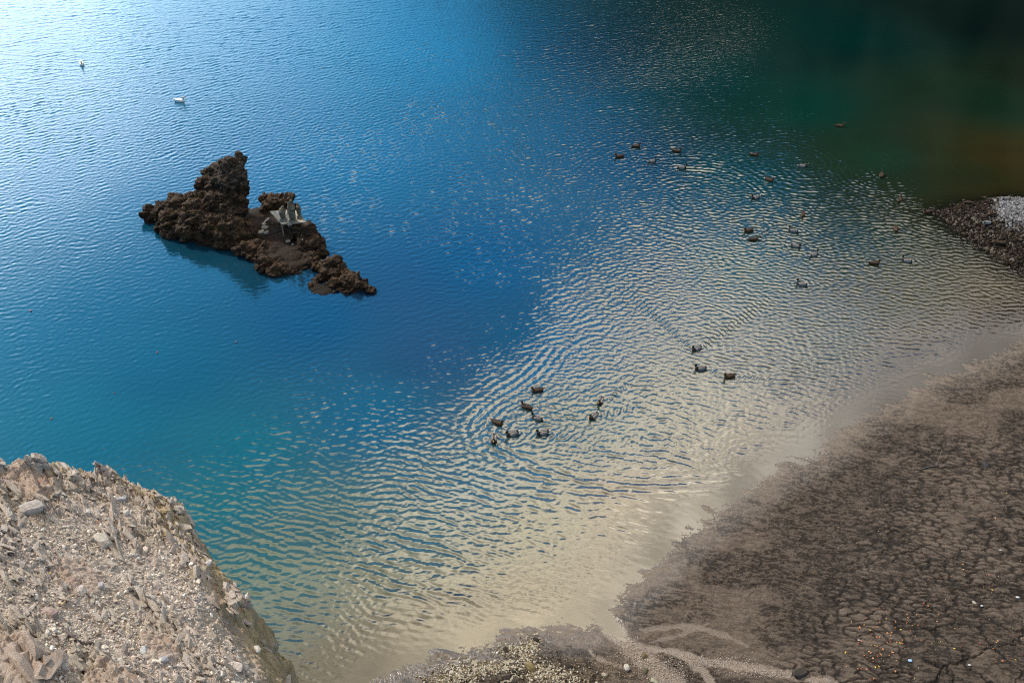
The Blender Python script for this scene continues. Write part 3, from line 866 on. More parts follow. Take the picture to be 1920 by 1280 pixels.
def cliff_z(X, Y):
    sd = poly_sd(X, Y, CLIFF_POLY)
    sd = sd + 0.09 * fbm2(X * 2.3, Y * 2.3, 4, 401, 0.6)
    z = PLN[0] * X + PLN[1] * Y + PLN[2]
    z = np.clip(z, 9, 17.5)
    px, py = to_px(X, Y, z)
    sh = 0.28 + 1.0 * sstep(py, 960, 1200) * sstep(px, 250, 400)       # width of the rounded shoulder
    dr = np.where(sd > sh, 0, np.where(sd > 0, (sh - sd) ** 2 / sh * 0.85, sh * 0.85 + (-sd) * (5.5 - 2.5 * sstep(-sd, 0.5, 3))))
    # bedding runs down to the lower right of the picture
    a = math.radians(-53)
    U = X * math.cos(a) + Y * math.sin(a); V = -X * math.sin(a) + Y * math.cos(a)
    U = U + 0.12 * fbm2(X * 1.5, Y * 1.5, 3, 411); V = V + 0.10 * fbm2(X * 1.8, Y * 1.8, 3, 415)
    rock = sstep(fbm2(U * 0.9, V * 1.7, 3, 421) + 0.75 * sstep(sd, 0.9, 0.15), -0.12, 0.30)
    h = 0.10 * fbm2(X * 0.8, Y * 0.8, 3, 425)
    _, e2, r1, dx, dy = worley2(U * 2.0, V * 5.0, 431); f1 = _
    s1 = (r1 - 0.5) * 0.12 + dy * 0.10
    g1, g2, r2, dx2, dy2 = worley2(U * 5.0, V * 9.0, 437)
    s2 = (r2 - 0.5) * 0.05 + dy2 * 0.04 + dx2 * 0.02
    k1, k2, r3, dx3, dy3 = worley2(X * 19.0, Y * 19.0, 441)
    s3 = (r3 - 0.5) * 0.034 + (0.5 - k1) * 0.020 + dx3 * 0.018
    h = h + rock * (s1 + s2) + (1 - rock) * 0.35 * s2 + s3 + 0.02 * fbm2(X * 9, Y * 9, 4, 445, 0.65)
    h = h * np.where(sd > -0.3, 1, 1.6)
    for a_, b_, hh_, w_ in SPIKES:
        p = on_cliff(a_, b_)
        d2 = ((X - p[0]) ** 2 + (Y - p[1]) ** 2)
        h = h + hh_ * np.exp(-np.sqrt(d2) / w_ * 1.25) * (0.8 + 0.5 * (r2 - 0.3) + 1.5 * s1)
    slab = np.zeros_like(X)
    for a_, b_, rr_, hh_ in SLABS:
        p = on_cliff(a_, b_)
        du = (X - p[0]) * math.cos(a) + (Y - p[1]) * math.sin(a); dv = -(X - p[0]) * math.sin(a) + (Y - p[1]) * math.cos(a)
        m_ = sstep(np.hypot(du * 0.7, dv * 1.25) + 0.08 * fbm2(X * 3, Y * 3, 3, 451), rr_, rr_ * 0.72)
        h = h + hh_ * m_ * (0.75 + 0.25 * fbm2(U * 3, V * 9, 4, 455)); slab = np.maximum(slab, m_)
    return z - dr + h, rock, sd, r2, slab


def axis(lo, hi, step, out_lo, out_hi, n=10):
    return np.concatenate([lo - np.geomspace(step * 3, lo - out_lo, n)[::-1], np.arange(lo, hi, step), hi + np.geomspace(step * 3, out_hi - hi, n)])


gx = axis(-9.6, -1.4, 0.0185, -24, 2.5, 12); gy = axis(8.0, 16.2, 0.0185, 3, 17.5, 12)
GX, GY = np.meshgrid(gx, gy, indexing='xy')
cz, crock, csd, crid, cslab = cliff_z(GX, GY)
cz = np.maximum(cz, -1.0)
# lateral break-up so that the steep face is not a smooth curtain
cst = sstep(csd, 0.35, -0.4)
P3 = np.stack([GX, GY, cz], -1).reshape(-1, 3)
f3 = fbm3(P3 * (2.2, 2.2, 0.9), 4, 461, 0.6)
w1, w2, wr = worley3(P3 * (3.0, 3.0, 1.4), 465)
off = (0.22 * f3 + 0.20 * (wr - 0.5)) * cst.reshape(-1)
P3[:, 0] += off * 0.79; P3[:, 1] += off * 0.62


def cliff_col(t):
    P = opos(t)
    Ps = t.mapping(P, (1, 1, 1), (0, 0, R(53)))
    Pb = t.mapping(Ps, (1.0, 3.2, 1.5))
    n0 = t.noise(P, 0.9, 4, 0.6); n1 = t.noise(Pb, 3.0, 5, 0.7); n2 = t.noise(P, 26.0, 4, 0.75); n3 = t.noise(P, 60.0, 2, 0.6)
    c = t.mix(t.ss(n1, 0.36, 0.64), (0.56, 0.45, 0.385), (0.76, 0.67, 0.585))
    c = t.mix(t.ss(n0, 0.42, 0.66, 0, 0.6), c, (0.50, 0.41, 0.30))
    c = t.mix(t.ss(t.attr('rid'), 0.55, 1.0, 0, 0.6), c, (0.42, 0.34, 0.315))
    c = t.mix(t.ss(n2, 0.58, 0.70, 0, 0.75), c, (0.74, 0.69, 0.62))
    c = t.mix(t.ss(n2, 0.42, 0.30, 0, 0.7), c, (0.20, 0.145, 0.105))
    c = t.mix(t.ss(n3, 0.40, 0.28, 0, 0.5), c, (0.16, 0.115, 0.08))
    och = t.mix(t.ss(n1, 0.35, 0.65), (0.42, 0.31, 0.165), (0.60, 0.465, 0.28))
    c = t.mix(t.m('MULTIPLY', t.attr('steep'), t.ss(n0, 0.3, 0.5, 0.6, 0.95)), c, och)
    c = t.mix(t.m('MULTIPLY', t.attr('slab'), 0.7), c, t.mix(t.ss(n1, 0.35, 0.65), (0.50, 0.36, 0.28), (0.66, 0.52, 0.43)))
    return c


def cliff_bump(t):
    P = opos(t)
    Pb = t.mapping(t.mapping(P, (1, 1, 1), (0, 0, R(53))), (1.0, 3.2, 1.5))
    return t.m('ADD', t.noise(P, 34.0, 5, 0.8), t.m('MULTIPLY', t.noise(Pb, 9.0, 5, 0.75), 1.2)), 1.0, 0.05


M_CLIFF = principled("limestone", cliff_col, 0.92, cliff_bump, 0.1)
keepv = (csd > -9) & (cz > -0.9)
kf = keepv[:-1, :-1] | keepv[1:, 1:]
Qc = grid_faces(*GX.shape, keep=kf)
Vc, Qc, ac = compact(P3, Qc, dict(rid=(crid * crock).reshape(-1), steep=sstep(csd, 0.75, 0.15).reshape(-1) * sstep(to_px(GX, GY, cz)[1], 880, 1000).reshape(-1), slab=cslab.reshape(-1)))
cliff = mesh_np("cliff", Vc, Qc, M_CLIFF, ac)
tag(cliff, kind='structure', label='pale crumbling limestone cliff top in the near left corner')

# ------------------------------------------------------------------ stones
ICO_V = []
_t = (1 + 5 ** 0.5) / 2
for s1_ in (-1, 1):
    for s2_ in (-_t, _t):
        ICO_V += [(s1_, s2_, 0), (0, s1_, s2_), (s2_, 0, s1_)]
ICO_V = np.array(ICO_V) / math.hypot(1, _t)


def hull_faces(V):
    import bmesh
    bm = bmesh.new()
    for v in V: bm.verts.new(v)
    bm.verts.ensure_lookup_table(); bm.verts.index_update()
    bmesh.ops.convex_hull(bm, input=bm.verts)
    bm.normal_update()
    bmesh.ops.triangulate(bm, faces=bm.faces)
    bm.verts.index_update()
    V2 = np.array([v.co[:] for v in bm.verts]); F2 = np.array([[v.index for v in f.verts] for f in bm.faces])
    bm.free()
    return V2, F2


STONES = []
for k in range(18):
    q = ICO_V * (1 + rng.normal(0, 0.17, (12, 1))) + rng.normal(0, 0.10, (12, 3))
    STONES.append(hull_faces(q))


def rand_rot(n, tilt=0.5):
    a, b, c = rng.uniform(0, 6.283, n), rng.normal(0, tilt, n), rng.normal(0, tilt, n)
    ca, sa, cb, sb, cc, sc = np.cos(a), np.sin(a), np.cos(b), np.sin(b), np.cos(c), np.sin(c)
    z = np.zeros(n); o = np.ones(n)
    Rz = np.stack([ca, -sa, z, sa, ca, z, z, z, o], 1).reshape(-1, 3, 3)
    Rx = np.stack([o, z, z, z, cb, -sb, z, sb, cb], 1).reshape(-1, 3, 3)
    Ry = np.stack([cc, z, sc, z, o, z, -sc, z, cc], 1).reshape(-1, 3, 3)
    return Rx @ Ry @ Rz


def scatter(name, P, S, colr, mat, flat=0.65, label=None, smooth=False, sink=0.25):
    """many small stones as one uncountable mass"""
    n = len(P)
    Rm = rand_rot(n)
    sc3 = S[:, None] * np.stack([rng.uniform(0.8, 1.35, n), rng.uniform(0.65, 1.0, n), rng.uniform(flat * 0.8, flat * 1.2, n)], 1)
    which = rng.integers(0, len(STONES), n)
    Vs, Fs, Cs = [], [], []
    base = 0
    for k, (sv, sf) in enumerate(STONES):
        ix = np.where(which == k)[0]
        if not len(ix): continue
        v = sv[None] * sc3[ix][:, None, :]
        v = np.einsum('nij,nkj->nki', Rm[ix], v) + P[ix][:, None, :]
        v[:, :, 2] += (S[ix] * flat * (1 - 2 * sink))[:, None]
        f = sf[None] + (np.arange(len(ix)) * len(sv))[:, None, None] + base
        Vs.append(v.reshape(-1, 3)); Fs.append(f.reshape(-1, 3)); Cs.append(np.repeat(colr[ix], len(sv), 0))
        base += len(ix) * len(sv)
    o = mesh_np(name, np.concatenate(Vs), np.concatenate(Fs), mat, dict(tone=np.concatenate(Cs)), smooth=smooth)
    return tag(o, label, kind='stuff')


def stone_col(t):
    P = opos(t)
    c = t.attr('tone', 'Color')
    return t.mix(1.0, c, t.mix(t.ss(t.noise(P, 40.0, 3, 0.7), 0.3, 0.7), (0.72, 0.72, 0.72), (1.25, 1.22, 1.2)), 'MULTIPLY')


M_STONE = principled("loose_stone", stone_col, 0.85, lambda t: (t.noise(opos(t), 60.0, 3, 0.7), 0.5, 0.01), 0.1)

N = 78000
U_ = rng.uniform(0, 1, (N, 2))
sxp = -60 + 680 * U_[:, 0]; syp = 840 + 470 * U_[:, 1]
Pp = np.array([on_cliff(a, b) for a, b in zip(sxp, syp)])
z_, rk_, sd_c, rid_, sl_ = cliff_z(Pp[:, 0], Pp[:, 1])
gravel = 0.58 - 0.55 * rk_ - 0.8 * sl_ - 0.5 * sstep(sd_c, 0.6, 0.2) - 0.05 + 0.35 * fbm2(Pp[:, 0] * 2, Pp[:, 1] * 2, 3, 501)
ok = (rng.uniform(0, 1, N) < gravel) & (sd_c > np.where(syp > 1040, 0.6, 0.12))
Pp = np.column_stack([Pp[ok, :2], z_[ok]])
S = np.clip(np.exp(rng.normal(math.log(0.0090), 0.60, len(Pp))), 0.006, 0.06)
pal = np.array([[.66, .59, .51], [.56, .48, .41], [.44, .37, .33], [.74, .70, .64], [.36, .32, .305], [.54, .42, .35], [.22, .17, .13], [.58, .48, .35]])
colr = pal[rng.choice(len(pal), len(Pp), p=[.2, .2, .16, .10, .12, .12, .05, .05])] * rng.uniform(0.85, 1.22, (len(Pp), 1))
scatter("gravel", Pp, S, colr, M_STONE, label='loose pale gravel strewn over the near cliff top')

# craggy outcrops on the rim
BEDR = np.array((Matrix.Rotation(R(-53), 3, 'Z') @ Matrix.Rotation(R(-50), 3, 'X')))


def block(r_, dims, c, wob=0.22):
    """one angular broken block lying along the bedding"""
    n = 16
    q = r_.uniform(-1, 1, (n, 3)); m_ = np.abs(q).max(1)[:, None]
    q = q / m_ * r_.uniform(0.85, 1.0, (n, 1))
    V2, F2 = hull_faces(q * dims)
    E = np.array(Euler((r_.normal(0, wob), r_.normal(0, wob), r_.normal(0, wob * 1.3))).to_matrix())
    return V2 @ (BEDR @ E).T + c, F2


def outcrop(lumps, seed, label, name="outcrop", k=11):
    r_ = np.random.default_rng(seed)
    Vs, Fs, Rs, n0 = [], [], [], 0
    c0 = None
    for (px, py, up, rx, ry, rz, ry_) in lumps:
        p = on_cliff(px, py)
        if c0 is None: c0 = p.copy()
        for q in range(k):
            d = r_.normal(0, 1, 3); d = d / np.linalg.norm(d) * r_.uniform(0.1, 0.85)
            m_ = 1.0 - 0.45 * (q / k)
            dims = np.array([r_.uniform(.45, .8) * max(rx, ry), r_.uniform(.4, .7) * rz, r_.uniform(.2, .45) * rx]) * m_
            v, f = block(r_, dims, (p - c0) + d * (rx, ry, rz) + (0, 0, up))
            Vs.append(v); Fs.append(f + n0); n0 += len(v); Rs.append(np.full(len(v), r_.uniform(0, 1)))
    o = mesh_py(name, np.concatenate(Vs), [tuple(f) for f in np.concatenate(Fs)], [M_CLIFF], smooth=False)
    rr_ = np.concatenate(Rs)
    for an, v in (('rid', rr_ * 0.8), ('steep', rr_ * 0), ('slab', rr_ * 0 + (1 if 'boulder' in label else 0))):
        at2 = o.data.attributes.new(an, 'FLOAT', 'POINT'); at2.data.foreach_set('value', v.astype(np.float32))
    o.location = c0
    return tag(o, label, 'rock')


# broken ribs and blocks standing out of the weathered slope
Vs, Fs, Rs, Ss, n0 = [], [], [], [], 0
r_ = np.random.default_rng(77)
bx_ = r_.uniform(-40, 560, 12000); by_ = r_.uniform(850, 1300, 12000)
Bp = np.array([on_cliff(a, b) for a, b in zip(bx_, by_)])
bz, brk, bsd, brid, bsl = cliff_z(Bp[:, 0], Bp[:, 1])
keep = (r_.uniform(0, 1, 12000) < 0.14 + 0.7 * brk ** 1.3 + 0.5 * sstep(bsd, 0.5, 0.1)) & (bsd > -0.05) & (bsl < .4) & ~((bsd < 0.62) & (by_ > 1040) & (r_.uniform(0, 1, 12000) < .9))
for p, z, sd1 in zip(Bp[keep], bz[keep], bsd[keep]):
    sc_ = math.exp(r_.normal(math.log(0.032), 0.50))
    sc_ = min(sc_, 0.13)
    v, f = block(r_, np.array([1.9, .70, .42]) * sc_ * r_.uniform(.7, 1.3, 3), np.array([p[0], p[1], z + sc_ * 0.10]), 0.28)
    Vs.append(v); Fs.append(f + n0); n0 += len(v); Rs.append(np.full(len(v), r_.uniform(0, 1))); Ss.append(np.full(len(v), 0.8 if (sd1 < 0.5 and r_.uniform() < .35) else 0.0))
rr_ = np.concatenate(Rs)
tag(mesh_np("broken_rock", np.concatenate(Vs), np.concatenate(Fs), M_CLIFF, dict(rid=rr_ * .8, steep=np.concatenate(Ss), slab=rr_ * 0), smooth=False),
    'countless broken limestone ribs and blocks standing out of the cliff top', kind='stuff')


outcrop([(70, 882, .10, .26, .22, .24, .25), (78, 880, .30, .12, .14, .18, .1), (58, 884, .24, .10, .12, .16, .3), (54, 884, .05, .14, .14, .14, .4), (95, 892, .02, .16, .18, .16, -.4), (45, 905, -.05, .22, .25, .14, .3)], 71,
        'tallest craggy outcrop with crumbling tip on the rim of the near cliff')
outcrop([(196, 892, .12, .09, .12, .20, -.35), (189, 890, .24, .045, .07, .14, -.2), (208, 897, .10, .12, .13, .13, -.3), (217, 899, .14, .07, .08, .10, -.2), (222, 915, -.02, .10, .14, .12, -.3)], 73,
        'pointed tooth shaped rock on the rim of the cliff right of the tallest outcrop')
outcrop([(-6, 880, .10, .14, .16, .28, .1), (12, 888, .02, .14, .14, .12, .1), (28, 884, .0, .16, .12, .10, 0)], 75, 'pinkish rock cut by the left edge of the picture on the cliff rim')
outcrop([(318, 948, .02, .16, .16, .14, -.4), (330, 955, -.02, .16, .18, .16, -.5), (300, 945, .0, .12, .14, .10, -.3), (340, 985, -.10, .12, .2, .2, -.7)], 77, 'blocky brown knob on the bend of the cliff rim')
outcrop([(448, 1120, .0, .20, .22, .15, -.4), (462, 1128, .04, .12, .12, .12, -.4), (430, 1105, .0, .14, .2, .10, -.3), (440, 1140, -.02, .12, .16, .14, -.3)], 79, 'overhanging blocky ledge above the ochre face of the cliff')
outcrop([(135, 905, -.02, .26, .22, .16, .2), (122, 915, -.02, .24, .26, .14, .3), (150, 915, -.04, .24, .2, .14, 0)], 81, 'broad rough slab rising behind the wedge shaped grey block')
outcrop([(200, 1008, -.02, .10, .42, .12, .2), (215, 1040, -.04, .09, .40, .12, .2)], 83, 'long pale tilted slab running down the middle of the cliff top')
outcrop([(170, 965, -.04, .10, .30, .12, -.2), (152, 945, -.04, .10, .25, .12, -.2)], 85, 'row of upturned rock ribs above the middle of the cliff')
outcrop([(240, 1100, -.04, .09, .30, .10, -.2), (262, 1125, -.04, .10, .32, .10, -.2), (285, 1150, -.05, .1, .3, .10, -.2)], 87, 'dark fractured ledge running down right across the cliff slope')
outcrop([(10, 1235, -.06, .36, .5, .20, .1), (55, 1262, -.06, .34, .45, .20, .1), (35, 1250, -.02, .34, .5, .18, .1)], 89, 'large smooth pinkish boulder in the bottom left corner')
outcrop([(205, 1290, -.04, .36, .26, .16, .0), (235, 1300, -.04, .30, .26, .16, .0)], 91, 'rounded pinkish boulder cut by the bottom edge of the picture')
# single larger stones on the cliff, each its own thing
ROCKS = [
    (58, 958, .17, (.40, .35, .32), 'wedge shaped grey block catching light on the left of the cliff top'),
    (153, 1108, .085, (.42, .37, .35), 'small square pale stone with a dark end at the tip of the dry grass stalk'),
    (230, 940, .07, (.36, .36, .38), 'bluish grey oval stone lying in gravel below the pointed outcrop'),
    (235, 965, .075, (.50, .46, .42), 'rounded whitish stone right of the gravel hollow on the cliff'),
    (250, 1038, .06, (.30, .27, .26), 'dark grey stone half buried near the middle of the cliff slope'),
    (190, 1015, .15, (.48, .43, .37), 'flat pale slab tilted on the gravel in mid cliff'),
    (92, 1148, .12, (.36, .27, .24), 'pinkish brown lump just above the dry twisted root'),
    (188, 1097, .07, (.38, .35, .36), 'grey stone at the head of the dark fractured ledge'),
    (271, 1222, .065, (.52, .52, .53), 'light grey upright stone near the bottom of the cliff slope'),
    (115, 1195, .06, (.50, .40, .33), 'pale pinkish stone caught inside the twisted root'),
    (310, 1245, .06, (.34, .34, .37), 'blue grey stone near the bottom edge of the cliff slope'),
    (390, 1057, .075, (.46, .43, .42), 'light grey oblong stone near the right edge of the cliff top'),
    (166, 965, .06, (.52, .49, .47), 'small whitish upright stone in the gravel of the upper cliff'),
    (40, 1060, .08, (.33, .28, .26), 'brownish stone at the left edge of the cliff gravel'),
    (205, 900, .11, (.30, .24, .21), 'dark brown overhanging stone under the pointed outcrop'),
    (472, 1175, .07, (.60, .57, .52), 'bright white stone on the right shoulder of the cliff'),
    (440, 1240, .10, (.48, .42, .38), 'rounded pale lump near the lower right end of the cliff top'),
    (345, 1185, .08, (.40, .33, .29), 'buff stone among ledges in the lower right of the cliff'),
]


def stone_mat(name, col):
    def c(t):
        P = opos(t)
        return t.mix(t.ss(t.noise(P, 14.0, 5, 0.7), 0.35, 0.65), tuple(x * 0.72 for x in col), tuple(min(1, x * 1.15) for x in col))
    return principled(name, c, 0.9, lambda t: (t.noise(opos(t), 22.0, 5, 0.75), 0.9, 0.02), 0.25)


def rock_mesh(name, size, flat, seed, mat):
    r_ = np.random.default_rng(seed)
    n = 46
    q = r_.normal(0, 1, (n, 3)); q /= np.linalg.norm(q, axis=1)[:, None]
    q = np.sign(q) * np.abs(q) ** 0.75
    q *= np.array([1.25, 0.85, flat]) * r_.uniform(0.86, 1.08, (n, 1))
    V2, F2 = hull_faces(q * size)
    return mesh_py(name, V2, [tuple(f) for f in F2], [mat], smooth=False)


for i, (px, py, sz, cl, lb) in enumerate(ROCKS):
    p = on_cliff(px, py)
    z = cliff_z(np.array([p[0]]), np.array([p[1]]))[0][0]
    o = rock_mesh("stone", sz, 0.62, 900 + i, stone_mat("stone_grey", cl))
    o.location = (p[0], p[1], z + sz * 0.22); o.rotation_euler = (random.uniform(-.3, .3), random.uniform(-.3, .3), random.uniform(0, 6))
    tag(o, lb, 'stone', 'larger stones on the cliff top')


def tube(name, pts, rad, mat, n=7, parent=None):
    pts = [Vector(p) for p in pts]
    V, Fc = [], []
    for i, p in enumerate(pts):
        d = (pts[min(i + 1, len(pts) - 1)] - pts[max(i - 1, 0)]).normalized()
        a = d.cross(Vector((0.3, 0.2, 1))).normalized(); b = d.cross(a)
        for j in range(n):
            t_ = 2 * math.pi * j / n
            V.append(p + (a * math.cos(t_) + b * math.sin(t_)) * rad[i])
    for i in range(len(pts) - 1):
        for j in range(n):
            Fc.append((i * n + j, i * n + (j + 1) % n, (i + 1) * n + (j + 1) % n, (i + 1) * n + j))
    Fc.append(tuple(range(n))[::-1]); Fc.append(tuple((len(pts) - 1) * n + j for j in range(n)))
    return V, Fc


def cl_pt(px, py, lift=0.03):
    p = on_cliff(px, py)
    z = cliff_z(np.array([p[0]]), np.array([p[1]]))[0][0]
    return (p[0], p[1], max(z, p[2] - 0.05) + lift)


def merged_tubes(name, specs, mat):
    V, Fc = [], []
    for pts, rad in specs:
        v, f = tube('', pts, rad, None)
        Fc += [tuple(i + len(V) for i in q) for q in f]; V += v
    return mesh_py(name, [tuple(v) for v in V], Fc, [mat])


M_ROOT = principled("dead_wood", lambda t: t.mix(t.ss(t.noise(t.mapping(opos(t), (1, 1, 1)), 30.0, 3, 0.6), 0.35, 0.65), (0.07, 0.055, 0.05), (0.17, 0.14, 0.125)), 0.9)
M_STRAW = principled("dry_straw", lambda t: t.mix(t.noise(opos(t), 20.0), (0.36, 0.24, 0.10), (0.50, 0.38, 0.22)), 0.8)
root = merged_tubes("dead_root", [
    ([cl_pt(*q) for q in [(98, 1162), (112, 1172), (124, 1183), (132, 1192), (145, 1202), (158, 1207), (174, 1205), (190, 1216)]], [.012, .016, .022, .026, .020, .016, .013, .006]),
    ([cl_pt(*q) for q in [(131, 1168), (127, 1178), (129, 1190), (122, 1206), (119, 1216)]], [.008, .012, .018, .011, .005]),
    ([cl_pt(*q) for q in [(102, 1178), (104, 1194), (112, 1208), (120, 1218)]], [.006, .008, .007, .004]),
    ([cl_pt(*q) for q in [(168, 1204), (176, 1212), (178, 1222)]], [.010, .007, .004])], M_ROOT)
tag(root, 'dark twisted dead root sprawling over gravel near the bottom left', 'root')
stalk = merged_tubes("grass_stalk", [([cl_pt(*q, 0.06) for q in [(150, 1109), (138, 1116), (126, 1124), (118, 1134)]], [.005, .007, .009, .011]),
                                     ([cl_pt(*q, 0.05) for q in [(124, 1126), (122, 1134)]], [.006, .004])], M_STRAW)
tag(stalk, 'dry straw coloured stalk leaning beside a square pale stone', 'stalk')

# ------------------------------------------------------------------ rocky islet
A_ = lambda px, py, z, rx, ry, rz: (*at(px, py, z)[:2], z, rx, ry, rz)
ISL = [A_(*q) for q in [
    (430, 308, 3.4, .34, .32, .40), (407, 322, 2.8, .42, .4, .42), (415, 312, 3.05, .32, .32, .34), (448, 298, 3.7, .24, .25, .36), (440, 310, 3.5, .44, .38, .44), (436, 326, 3.1, .62, .5, .5), (433, 345, 2.6, .78, .6, .6), (424, 304, 3.45, .26, .28, .32), (425, 322, 3.15, .42, .38, .55), (447, 333, 2.8, .42, .45, .75), (423, 342, 2.5, .62, .5, .55),
    (393, 329, 2.5, .36, .34, .36), (380, 348, 2.05, .44, .42, .42), (398, 347, 2.15, .6, .5, .55), (408, 352, 2.1, .6, .5, .6), (410, 335, 2.6, .4, .4, .5), (395, 368, 1.6, .8, .7, .6), (440, 368, 2.0, .62, .6, .8), (446, 400, 1.15, .42, .6, .9), (412, 375, 1.75, .8, .7, .6),
    (432, 395, 1.4, .6, .6, .6), (350, 374, 1.3, .5, .5, .3), (325, 376, 1.1, .4, .4, .3), (366, 372, 1.45, .4, .4, .3),
    (350, 385, 1.1, .75, .8, .5), (375, 400, 1.1, 1.0, 1.0, .75), (318, 388, .85, .5, .6, .45), (302, 396, .6, .55, .55, .42), (282, 400, .35, .34, .4, .32), (274, 400, .25, .22, .3, .28),
    (330, 412, .6, .9, .85, .6), (362, 425, .55, 1, .85, .65), (402, 425, .75, 1, .8, .75), (428, 428, .8, .75, .8, .62), (308, 425, .2, .5, .4, .35), (330, 440, .1, .55, .4, .32),
    (358, 448, .05, .6, .35, .32), (390, 454, .1, .7, .35, .35), (425, 460, .1, .6, .38, .35), (448, 464, .1, .5, .38, .35), (288, 410, .1, .35, .35, .25), (440, 440, .5, .7, .7, .5),
    (480, 408, .50, .9, 1.0, .30), (500, 428, .40, 1, 1.2, .32), (470, 432, .42, .8, 1, .38), (520, 450, .28, .9, 1.2, .32), (500, 468, .2, .8, .8, .35), (545, 475, .12, .9, 1, .32), (562, 492, -.02, .8, .7, .22),
    (462, 470, .2, .6, .6, .4), (480, 470, .22, .7, .6, .4), (495, 482, .2, .6, .6, .36), (512, 492, .16, .6, .55, .34), (525, 502, .08, .5, .5, .28), (545, 500, .0, .9, .7, .22), (478, 482, .1, .5, .45, .32), (497, 500, .1, .45, .45, .36), (512, 512, .08, .38, .32, .3), (535, 440, .45, .8, .8, .3),
    (497, 381, .9, .26, .34, .46), (503, 384, .85, .36, .4, .40), (514, 382, .95, .42, .4, .42), (524, 377, 1.1, .36, .36, .40), (532, 381, 1.0, .36, .38, .42), (543, 382, 1.0, .24, .3, .44), (508, 390, .8, .6, .45, .34), (540, 392, .7, .5, .5, .4),
    (562, 430, .80, .46, .5, .45), (574, 434, .78, .5, .55, .5), (584, 446, .6, .48, .55, .52), (594, 462, .35, .42, .5, .5), (574, 455, .45, .55, .55, .42), (599, 474, .18, .36, .4, .36), (586, 482, .15, .5, .4, .3),
    (622, 494, .55, .42, .38, .34), (634, 488, .55, .28, .3, .26), (607, 505, .3, .32, .35, .3), (640, 508, .35, .42, .4, .34), (618, 512, .3, .45, .4, .33), (652, 524, .18, .45, .4, .28), (628, 530, .1, .55, .38, .26),
    (668, 536, .18, .48, .42, .28), (686, 538, .14, .32, .32, .22), (693, 545, .06, .26, .26, .14), (658, 527, .22, .5, .45, .34), (655, 546, .0, .6, .32, .2), (598, 500, .12, .4, .4, .3), (606, 520, .06, .45, .35, .22), (590, 492, .12, .5, .4, .3), (600, 540, -.06, .55, .4, .13), (615, 548, -.05, .6, .35, .12), (560, 470, -.1, 1.2, 1.6, .3), (640, 535, -.2, 1.2, .6, .3), (380, 430, -.1, 2, 1.0, .4)]]
V, Nn, Fc = blob(ISL, 0.042, 1)
SOFT = [(480, 405, .5, .9), (500, 425, .4, 1.0), (515, 445, .3, 1.0), (535, 465, .25, 1.0), (550, 490, .1, 1.0), (520, 480, .2, .8), (605, 545, 0, .7)]
soft = np.zeros(len(V))
for q in SOFT:
    c = at(*q[:3]); soft = np.maximum(soft, sstep(np.linalg.norm(V - c, axis=1), q[3], q[3] * 0.5))
soft *= sstep(Nn[:, 2], 0.3, 0.7)
rk = 1 - 0.88 * soft
Pw = V + 0.12 * np.stack([fbm3(V * 2.2, 3, 601), fbm3(V * 2.2, 3, 607), fbm3(V * 2.2, 3, 613)], 1)
Rq = np.array(Euler((0.5, 0.35, 0.7)).to_matrix()); fr1 = worley3((Pw @ Rq) * (1.3, 3.6, 1.5), 661)[2]; fr2 = worley3((Pw @ Rq) * (3.2, 8.0, 3.6), 663)[2]
a1, a2, ar = worley3(Pw * 2.1, 621); b1, b2, br = worley3(Pw * 5.2, 627); c1, c2, cr_ = worley3(Pw * (11, 11, 13), 633)
disp = rk * (0.26 * (0.55 - a1) + 0.10 * (ar - .5) + 0.20 * (fr1 - .5) + 0.10 * (fr2 - .5) + 0.08 * (0.5 - b1) + 0.03 * (br - .5) + 0.04 * (0.5 - c1) + 0.16 * fbm3(V * 1.3, 3, 641) + 0.05 * fbm3(V * 9, 4, 645, 0.65) - 0.10 * np.power(1 - np.abs(fbm3(Pw * (1.6, 1.6, 2.6), 3, 647)), 8)) + soft * (0.02 * fbm3(V * 6, 4, 651) + 0.01)
groove = np.clip((a2 - a1) * 3, 0, 1) * np.clip((b2 - b1) * 3.5, 0, 1)
V2 = V + Nn * disp[:, None]


def isl_col(t):
    P = opos(t)
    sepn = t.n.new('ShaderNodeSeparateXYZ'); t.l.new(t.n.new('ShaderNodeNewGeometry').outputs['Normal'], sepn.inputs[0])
    sp = t.n.new('ShaderNodeSeparateXYZ'); t.l.new(t.n.new('ShaderNodeNewGeometry').outputs['Position'], sp.inputs[0])
    n0 = t.noise(P, 1.4, 4, 0.6); n1 = t.noise(P, 7.0, 5, 0.7); n2 = t.noise(P, 22.0, 4, 0.7)
    c = t.mix(t.ss(n1, 0.35, 0.65), (0.013, 0.0075, 0.0045), (0.068, 0.039, 0.022))
    c = t.mix(t.ss(n0, 0.48, 0.68, 0, 0.65), c, (0.095, 0.055, 0.022))
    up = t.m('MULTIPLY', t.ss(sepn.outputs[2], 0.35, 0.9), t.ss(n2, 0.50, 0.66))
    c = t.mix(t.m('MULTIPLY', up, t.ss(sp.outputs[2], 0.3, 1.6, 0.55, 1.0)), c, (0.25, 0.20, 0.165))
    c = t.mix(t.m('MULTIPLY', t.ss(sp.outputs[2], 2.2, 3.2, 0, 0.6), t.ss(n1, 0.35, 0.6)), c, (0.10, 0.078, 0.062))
    c = t.mix(t.attr('soft'), c, t.mix(t.ss(n2, 0.35, 0.7), (0.024, 0.016, 0.012), (0.050, 0.035, 0.027)))
    c = t.mix(t.ss(t.noise(P, 45.0, 2, 0.5), 0.70, 0.76, 0, 0.9), c, (0.34, 0.30, 0.24))
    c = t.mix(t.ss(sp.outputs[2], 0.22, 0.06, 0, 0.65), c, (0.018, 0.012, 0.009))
    return c


